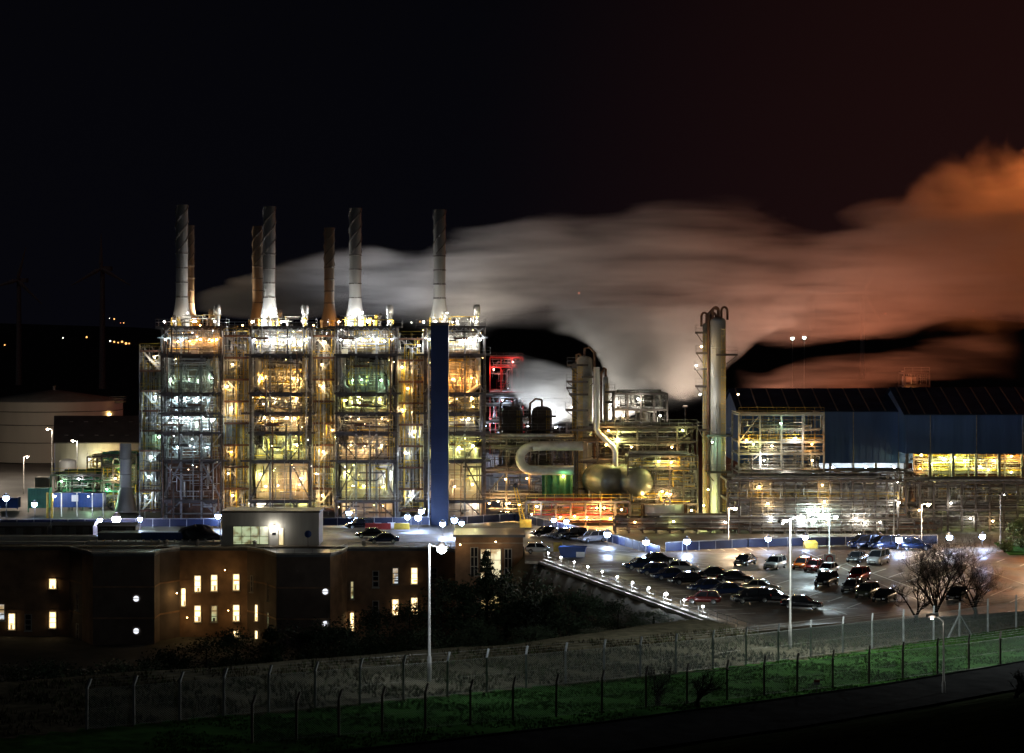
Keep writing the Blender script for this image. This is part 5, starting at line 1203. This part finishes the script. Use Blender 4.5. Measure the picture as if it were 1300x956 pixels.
# px, top row in the photo, distance, prototype, height of prototype, label
TR = [(618,701,238,0,14.5,'pointed conifer standing in front of the bright double window')]
LBL = ['at the far left under the office windows','below the leftmost lit windows','left of the first round windows','below the first round windows','right of the first round windows','below the warm lit windows','right below the warm lit windows','left of the second round windows','below the second round windows','right of the second round windows','left of the lamp pole','behind the lamp pole','right of the lamp pole','left of the pointed conifer','just right of the pointed conifer','under the annex with the blue brace','right of the annex with the blue brace','below the first parapet lamps','below the middle parapet lamps','below the brightest parapet lamp','near the right end of the parapet','at the end of the parapet under the dark cars']
TP = [(10,848,200),(55,842,196),(105,846,200),(160,838,204),(215,826,214),(262,812,216),(300,800,222),(345,796,222),(392,790,226),(440,790,222),(480,775,226),(520,768,228),(560,738,232),(590,742,232),(642,722,240),(668,748,236),(700,755,230),(740,752,228),(785,764,222),(830,776,216),(872,788,206),(915,792,200)]
for i, (px, yt, Y) in enumerate(TP): TR.append((px, yt, Y, rnd.choice((1,2,1,3)), None, 'dark leafy evergreen '+LBL[i]))
TR += [(610,790,200,2,None,'dark evergreen low in the valley below the conifer'),(680,795,196,1,None,'dark evergreen low in the valley left of the fence bushes'),(760,800,192,2,None,'dark evergreen low in the valley behind the fence centre'),(540,800,196,1,None,'dark evergreen low in the valley beside the lamp pole foot'),(470,812,190,2,None,'dark evergreen low in the valley left of the lamp pole foot'),(400,822,188,1,None,'dark evergreen low in the valley under the second round windows')]
Hh = {0:14.5,1:11.3,2:9.3,3:10}
for (px, yt, Y, k, _, lb) in TR:
    if k in used: o = copy_tree(tp[k])
    else: o = tp[k]; used.add(k)
    x = xx(px,Y); zb = hgt(x,Y)-.2; H = zz(yt,Y)-zb; s_ = H/Hh[k]; o.location = (x,Y,zb); o.scale = (max(s_,.75)*1.15,max(s_,.75)*1.15,s_) if k else (s_,s_,s_); o.rotation_euler = (0,0,rnd.uniform(0,6)); tag(o, lb, 'tree', 'evergreens in the valley')
for k in range(4):
    if k not in used:
        for ch in list(tp[k].children): bpy.data.objects.remove(ch)
        bpy.data.objects.remove(tp[k])
o = leafy('round', 4.2, 2.0, 'leafp', 9, 2600); o.name = 'pale_tree'; o.location = (xx(1297,285),285,0); tag(o, 'small pale green tree at the right picture edge', 'tree')
o = leafy('round', 1.6, 1.0, 'leafp', 10, 900); o.name = 'round_shrub'; o.location = (xx(1276,280),280,0); tag(o, 'small green shrub at the foot of the tall pole', 'shrub')
mb = MB(); mb.prism([(xx(1255,288),276),(xx(1345,276),276),(xx(1345,290),292),(xx(1262,292),292)], .004, .12); tag(mb.build('verge', M['grass']), 'grass verge at the right edge of the car park', kind='structure')

# ------------------------------------------------------------------ wind turbines and distant lights
M['turb'] = pm('turbine_paint', (.5,.42,.38), .6)
for px, yh, yb, Y, lb, ph in ((24,356,452,1300,'distant wind turbine at the far left, blades nearly upright',.25),(130,341,458,1200,'distant wind turbine right of the leftmost one, left of the furnaces',.0),(1095,372,436,1500,'distant wind turbine seen in the steam above the left shed',.5)):
    x = xx(px,Y); zh = zz(yh,Y); root = empty('wind_turbine', (x,Y,0), 0, lb, 'wind turbine', 'distant wind turbines')
    mb = MB(); mb.tube([(0,0,-2),(0,0,zh)], 2, 12, radii=[2.2,1.3]); mb.build('tower', M['turb'], root)
    mb = MB(); mb.box(-1.3,5.5,-3,3,zh-1.3,zh+1.3); mb.build('nacelle', M['turb'], root)
    for k in range(3):
        a = ph+k*2*PI/3; d = Vector((math.sin(a),0,math.cos(a))); e = Vector((d.z,0,-d.x)); o = Vector((0,-4,zh)); L_ = 26*Y/1500
        mb = MB(); vs = []
        for f, c in ((0,.5),(.15,1.3),(.5,.8),(1,.2)):
            for s_, t in ((-1,0),(0,-.25),(1,0),(0,.25)): vs.append(o+d*L_*f+e*c*s_+Vector((0,t*2*c,0)))
        mb.add(vs, [(i*4+j,i*4+(j+1)%4,(i+1)*4+(j+1)%4,(i+1)*4+j) for i in range(3) for j in range(4)]); mb.build('blade', M['turb'], root)
mb = MB(); p = Vector((0,0,0)); mb.ball((0,0,0), 1.1, 6, 4, 1); mb.tube([(0,0,-1),(0,0,-9)], .3, 4)
base = {}
for nm, c in (('a',SOD),('w',WHT),('r',(1,.25,.12))):
    o = MB(); o.ball((0,0,0),1.05,6,4,1); o.tube([(0,0,-1),(0,0,-9)],.25,4,0); ob = o.build('street_light', [M['darksteel'], em('far_street_light', c, 2.6 if c != WHT else 3.2)]); base[nm] = ob.data; bpy.data.objects.remove(ob)
rnd = random.Random(15)
FL = [(139,404),(145,405),(153,410),(157,410),(80,429),(110,428),(140,433),(145,434),(150,435),(155,434),(160,436),(164,436)]
FL += [(rnd.uniform(690,800), rnd.uniform(410,415)) for _ in range(22)] + [(rnd.uniform(1035,1100), rnd.uniform(402,414)) for _ in range(12)] + [(rnd.uniform(500,545), rnd.uniform(406,414)) for _ in range(8)] + [(1124,398),(1128,400),(1122,416),(1265,427),(1160,411),(735,372),(430,412),(386,408),(6,438),(1236,395)] + [(rnd.uniform(380,500), rnd.uniform(405,415)) for _ in range(9)]
for i, (px, py) in enumerate(FL):
    Y = 2900 - max(0, (py-412))*28; Y = max(1900, Y); o = bpy.data.objects.new('street_light', base[rnd.choice('aaawr' if py < 420 else 'aawa')]); COL.objects.link(o)
    o.location = at(px,py,Y); k = rnd.uniform(.5,1.3); o.scale = (k,k,k)
    if px < 200: lb = 'tiny street light on the dark hill left of the furnaces'; gp = 'town lights left of the furnaces'
    elif px < 600: lb = 'tiny street light on the hill seen between the chimneys'; gp = 'town lights between the chimneys'
    elif px < 850: lb = 'tiny street light in the row on the hill above the dark column'; gp = 'town lights above the dark column'
    else: lb = 'tiny street light on the hill above the blue sheds'; gp = 'town lights above the blue sheds'
    tag(o, lb, 'street light', gp)
for px, py, lb in ((1006,429.5,'left one of two bright greenish lamps above the left shed'),(1021,428.5,'right one of two bright greenish lamps above the left shed')):
    p = at(px,py,1100); mb = MB(); mb.tube([(0,0,-p.z),(0,0,-.8)], .25, 6); mb.box(-1,1,.2,.8,-.9,.9); o = mb.build('mast_light', M['steel'], loc=p); tag(o, lb, 'mast light', 'greenish mast lights'); lamp(o, (0,0,0), (.75,1,.85), 0, 1.0, es=12)

# flare beyond the right edge of the picture: the orange light on the steam comes from it
fl = empty('flare_stack', (xx(1392,470),470,0), 0, 'tall flare stack with an orange flame beyond the right edge', 'flare stack')
mb = MB(); mb.tube([(0,0,0),(0,0,62)], .5, 10); mb.build('stack', M['rust'], fl)
mb = MB(); mb.lathe([(.3,62.2),(1.6,64),(2.4,68),(1.8,72),(.8,75),(.01,77)], n=14); mb.build('flame', em('flame', (1,.42,.1), 25), fl)
l = bpy.data.lights.new('flare_light','POINT'); l.energy = 1.7e5; l.color = (1,.22,.045); l.shadow_soft_size = 3
lo = bpy.data.objects.new('flare_light', l); COL.objects.link(lo); lo.parent = fl; lo.location = (0,-4,69)

# ------------------------------------------------------------------ steam
def plume(name, label, xa, xb, Yc, Yr, prof, dens, nscale=(.02,.06,.125), seed=0., thr=(.33,.66), aniso=.1, slant=0.0, fend=0.0, fin=.04):
    """prof: (px, ytop, ybottom) at distance Yc.  A closed hull; the density inside follows the same profile and fades to its edge."""
    pr = [(xx(px,Yc), zz((a+b)/2,Yc), (b-a)/2*Yc/F) for px, a, b in prof]
    x0, x1 = pr[0][0], pr[-1][0]; n = 20; mb = MB(); rings = []
    zmin = min(p[1]-p[2] for p in pr)-2; zmax = max(p[1]+p[2] for p in pr)+2; hmax = max(p[2] for p in pr)
    for i, (x, zc, h) in enumerate(pr):
        yr = Yr*(.35+.65*h/hmax)
        for k in range(n): t = 2*PI*k/n; rings.append((x, Yc+yr*math.cos(t)*1.02, zc+h*math.sin(t)*1.02))
    mb.add(rings, [(i*n+k,i*n+(k+1)%n,(i+1)*n+(k+1)%n,(i+1)*n+k) for i in range(len(pr)-1) for k in range(n)], 0, True)
    mb.add(rings[:n], [tuple(range(n))[::-1]]); mb.add(rings[-n:], [tuple(range(n))])
    m = bpy.data.materials.new(name+'_vapour'); m.use_nodes = True; nt = m.node_tree; N = nt.nodes; L = nt.links; N.remove(N['Principled BSDF'])
    vs = N.new('ShaderNodeVolumePrincipled'); vs.inputs['Color'].default_value = (.86,.86,.86,1); vs.inputs['Anisotropy'].default_value = aniso
    L.new(vs.outputs[0], N['Material Output'].inputs['Volume'])
    tc = N.new('ShaderNodeTexCoord'); sp = N.new('ShaderNodeSeparateXYZ'); L.new(tc.outputs['Object'], sp.inputs[0])
    def math_(op, a, b=None, c=None):
        q = N.new('ShaderNodeMath'); q.operation = op
        for i, v in enumerate((a,b,c)):
            if v is None: continue
            if isinstance(v, (int,float)): q.inputs[i].default_value = v
            else: L.new(v, q.inputs[i])
        return q.outputs[0]
    # low frequency warp so that the outline is not the hull's
    wn = N.new('ShaderNodeTexNoise'); wn.inputs['Scale'].default_value = 1; wn.inputs['Detail'].default_value = 2
    mpw = N.new('ShaderNodeMapping'); mpw.inputs['Scale'].default_value = (nscale[0]*1.5,nscale[1]*.8,nscale[2]*.5); mpw.inputs['Location'].default_value = (seed*3,seed,0); L.new(tc.outputs['Object'], mpw.inputs[0]); L.new(mpw.outputs[0], wn.inputs[0])
    u = math_('DIVIDE', math_('SUBTRACT', sp.outputs[0], x0), x1-x0)
    def curve(vals, lo, hi):
        fc = N.new('ShaderNodeFloatCurve'); c = fc.mapping.curves[0]; pts = [((x-x0)/(x1-x0), (v-lo)/(hi-lo)) for x, v in vals]
        c.points[0].location = pts[0]; c.points[1].location = pts[-1]
        for p in pts[1:-1]: c.points.new(*p)
        fc.mapping.update(); L.new(u, fc.inputs['Value']); return math_('ADD', math_('MULTIPLY', fc.outputs[0], hi-lo), lo)
    zc = curve([(p[0],p[1]) for p in pr], zmin, zmax); hh = curve([(p[0],p[2]) for p in pr], 0, hmax+1)
    v = math_('DIVIDE', math_('SUBTRACT', sp.outputs[2], zc), hh)
    yr = math_('ADD', math_('MULTIPLY', hh, .65*Yr/hmax), .35*Yr)
    w_ = math_('DIVIDE', math_('SUBTRACT', sp.outputs[1], Yc), yr)
    r2 = math_('ADD', math_('MULTIPLY', v, v), math_('MULTIPLY', w_, w_))
    r2 = math_('ADD', r2, math_('MULTIPLY', math_('SUBTRACT', wn.outputs[0], .45), 1.5))
    fall = N.new('ShaderNodeMapRange'); fall.interpolation_type = 'SMOOTHSTEP'; fall.inputs[1].default_value = 1.0; fall.inputs[2].default_value = .25; fall.inputs[3].default_value = 0; fall.inputs[4].default_value = 1; L.new(r2, fall.inputs[0])
    edge = N.new('ShaderNodeMapRange'); edge.interpolation_type = 'SMOOTHSTEP'; edge.inputs[1].default_value = 1.0; edge.inputs[2].default_value = .45; L.new(math_('MULTIPLY', v, v), edge.inputs[0])
    mp = N.new('ShaderNodeMapping'); mp.inputs['Scale'].default_value = nscale; mp.inputs['Rotation'].default_value = (0,R(slant),0); mp.inputs['Location'].default_value = (seed,seed*2,seed); L.new(tc.outputs['Object'], mp.inputs[0])
    nz = N.new('ShaderNodeTexNoise'); nz.inputs['Scale'].default_value = 1; nz.inputs['Detail'].default_value = 6; nz.inputs['Roughness'].default_value = .55; nz.inputs['Distortion'].default_value = .9; L.new(mp.outputs[0], nz.inputs[0])
    nr = N.new('ShaderNodeMapRange'); nr.interpolation_type = 'SMOOTHSTEP'; nr.inputs[1].default_value = thr[0]; nr.inputs[2].default_value = thr[1]; nr.inputs[3].default_value = .13; L.new(nz.outputs[0], nr.inputs[0])
    mf = N.new('ShaderNodeMapping'); mf.inputs['Scale'].default_value = (nscale[0]*2.2,nscale[1]*1.5,nscale[2]*3.2); mf.inputs['Rotation'].default_value = (0,R(slant*.8+4),0); L.new(tc.outputs['Object'], mf.inputs[0])
    nf = N.new('ShaderNodeTexNoise'); nf.inputs['Scale'].default_value = 1; nf.inputs['Detail'].default_value = 5; nf.inputs['Roughness'].default_value = .6; nf.inputs['Distortion'].default_value = .5; L.new(mf.outputs[0], nf.inputs[0])
    ffn = N.new('ShaderNodeMapRange'); ffn.inputs[1].default_value = .32; ffn.inputs[2].default_value = .68; ffn.inputs[3].default_value = .4; ffn.inputs[4].default_value = 1.6; L.new(nf.outputs[0], ffn.inputs[0])
    ue = N.new('ShaderNodeMapRange'); ue.interpolation_type = 'SMOOTHSTEP'; ue.inputs[1].default_value = 0; ue.inputs[2].default_value = .04; ue.inputs[4].default_value = 1; L.new(math_('MULTIPLY', u, math_('SUBTRACT', 1.0, math_('MULTIPLY', u, fend))), ue.inputs[0]); ue.inputs[2].default_value = fin
    # thinner as the cross section grows
    ero = math_('SUBTRACT', math_('MULTIPLY', fall.outputs[0], 1.25), math_('MULTIPLY', math_('SUBTRACT', 1.0, nr.outputs[0]), 1.02))
    ero = math_('SUBTRACT', ero, math_('MULTIPLY', math_('SUBTRACT', 1.6, ffn.outputs[0]), .13))
    d = math_('MULTIPLY', math_('MULTIPLY', math_('MAXIMUM', ero, 0.0), ffn.outputs[0]), edge.outputs[0]); d = math_('MULTIPLY', d, ue.outputs[0])
    d = math_('MULTIPLY', d, math_('DIVIDE', dens*1.2, math_('ADD', math_('MULTIPLY', hh, .12), .4)))
    L.new(d, vs.inputs['Density'])
    m.volume_intersection_method = 'FAST' if hasattr(m, 'volume_intersection_method') else None
    o = mb.build(name, m); tag(o, label, 'steam', kind='stuff'); return o
STEAM = True
if STEAM:
    plume('steam_plume', 'long tan and grey steam plume drifting right behind the chimneys', 0,0, 412, 14, [(244,372,396),(262,360,400),(300,344,408),(400,318,416),(500,292,424),(600,266,432),(700,244,440),(800,236,455),(900,240,468),(1000,250,468),(1100,236,460),(1200,222,440),(1330,200,430)], .30, seed=1.3)
    plume('rising_steam', 'broad column of steam rising from the cooling tank into the plume', 0,0, 385, 9, [(690,370,425),(740,372,445),(775,370,500),(800,368,525),(850,365,540),(890,365,525),(930,362,480),(975,365,440),(1030,370,420)], .30, nscale=(.05,.08,.05), seed=4.1, slant=30, fend=1.0, fin=.2)
    plume('low_steam', 'low white steam blowing past the red topped frame', 0,0, 400, 8, [(640,440,500),(665,444,530),(700,450,550),(740,460,550),(790,470,540),(830,480,520)], .36, nscale=(.03,.06,.16), seed=7.7, slant=-18, fend=1.0, fin=.12)
    plume('drifting_steam', 'faint ragged steam low behind the blue sheds', 0,0, 410, 9, [(930,460,515),(960,465,520),(1010,450,510),(1060,440,510),(1120,430,510),(1200,420,500),(1300,410,500)], .045, nscale=(.02,.06,.16), seed=9.7, fend=1.0, fin=.15)
    plume('orange_steam', 'glowing orange steam at the right edge of the night sky', 0,0, 450, 12, [(1060,330,430),(1110,270,430),(1160,215,440),(1220,165,450),(1290,130,470),(1400,110,470)], .20, thr=(.40,.66), nscale=(.035,.06,.05), seed=6.4, slant=38, fin=.25)
# floodlights added on masts to light and tint the steam from below
for px, py, Y, c, p, lb in ((262,405,392,(1,.72,.45),17000,'first'),(330,408,392,(1,.74,.46),17000,'second'),(420,408,392,(1,.72,.46),12000,'third'),(488,420,398,(.92,.94,1),21000,'fourth'),(598,435,400,(1,.86,.72),15000,'fifth'),(690,545,400,(.92,.96,1),24000,'sixth'),(770,555,398,(1,.90,.76),34000,'seventh'),(870,515,392,(1,.74,.55),26000,'eighth'),(1000,535,398,(1,.36,.20),42000,'ninth'),(1120,540,404,(1,.27,.12),36000,'tenth')):
    pt = at(px,py,Y); root = empty('roof_floodlight', (pt.x,Y,0), 0, lb+' from the left of the added upward floodlights on masts behind the furnaces', 'floodlight', 'added upward floodlights behind the works')
    mb = MB(); mb.tube([(0,0,0),(0,0,pt.z-.4)], .14, 6); mb.build('mast', M['darksteel'], root); mb = MB(); mb.box(-.5,.5,-.3,.3,pt.z-.4,pt.z-.05); mb.build('housing', M['darksteel'], root)
    mb = MB(); mb.box(-.4,.4,-.22,.22,pt.z-.048,pt.z-.03); mb.build('lens', emc(c,6), root)
    l = bpy.data.lights.new('flood','SPOT'); l.energy = p; l.color = c; l.spot_size = R(150); l.spot_blend = .5; l.shadow_soft_size = .3
    lo = bpy.data.objects.new('flood', l); COL.objects.link(lo); lo.parent = root; lo.location = (0,0,pt.z+.05); lo.rotation_euler = (R(180),0,0)

# ------------------------------------------------------------------ render settings
cy = sc.cycles
cy.use_denoising = True; cy.max_bounces = 4; cy.diffuse_bounces = 2; cy.glossy_bounces = 2; cy.transmission_bounces = 2; cy.transparent_max_bounces = 16; cy.volume_bounces = 0
cy.sample_clamp_indirect = 3; cy.sample_clamp_direct = 0; cy.use_light_tree = True
cy.caustics_reflective = False; cy.caustics_refractive = False
cy.volume_step_rate = 2.0; cy.volume_max_steps = 64
cy.use_adaptive_sampling = True; cy.adaptive_threshold = .02
print('LIGHTS', len([o for o in sc.objects if o.type == 'LIGHT']), 'OBJ', len(sc.objects))
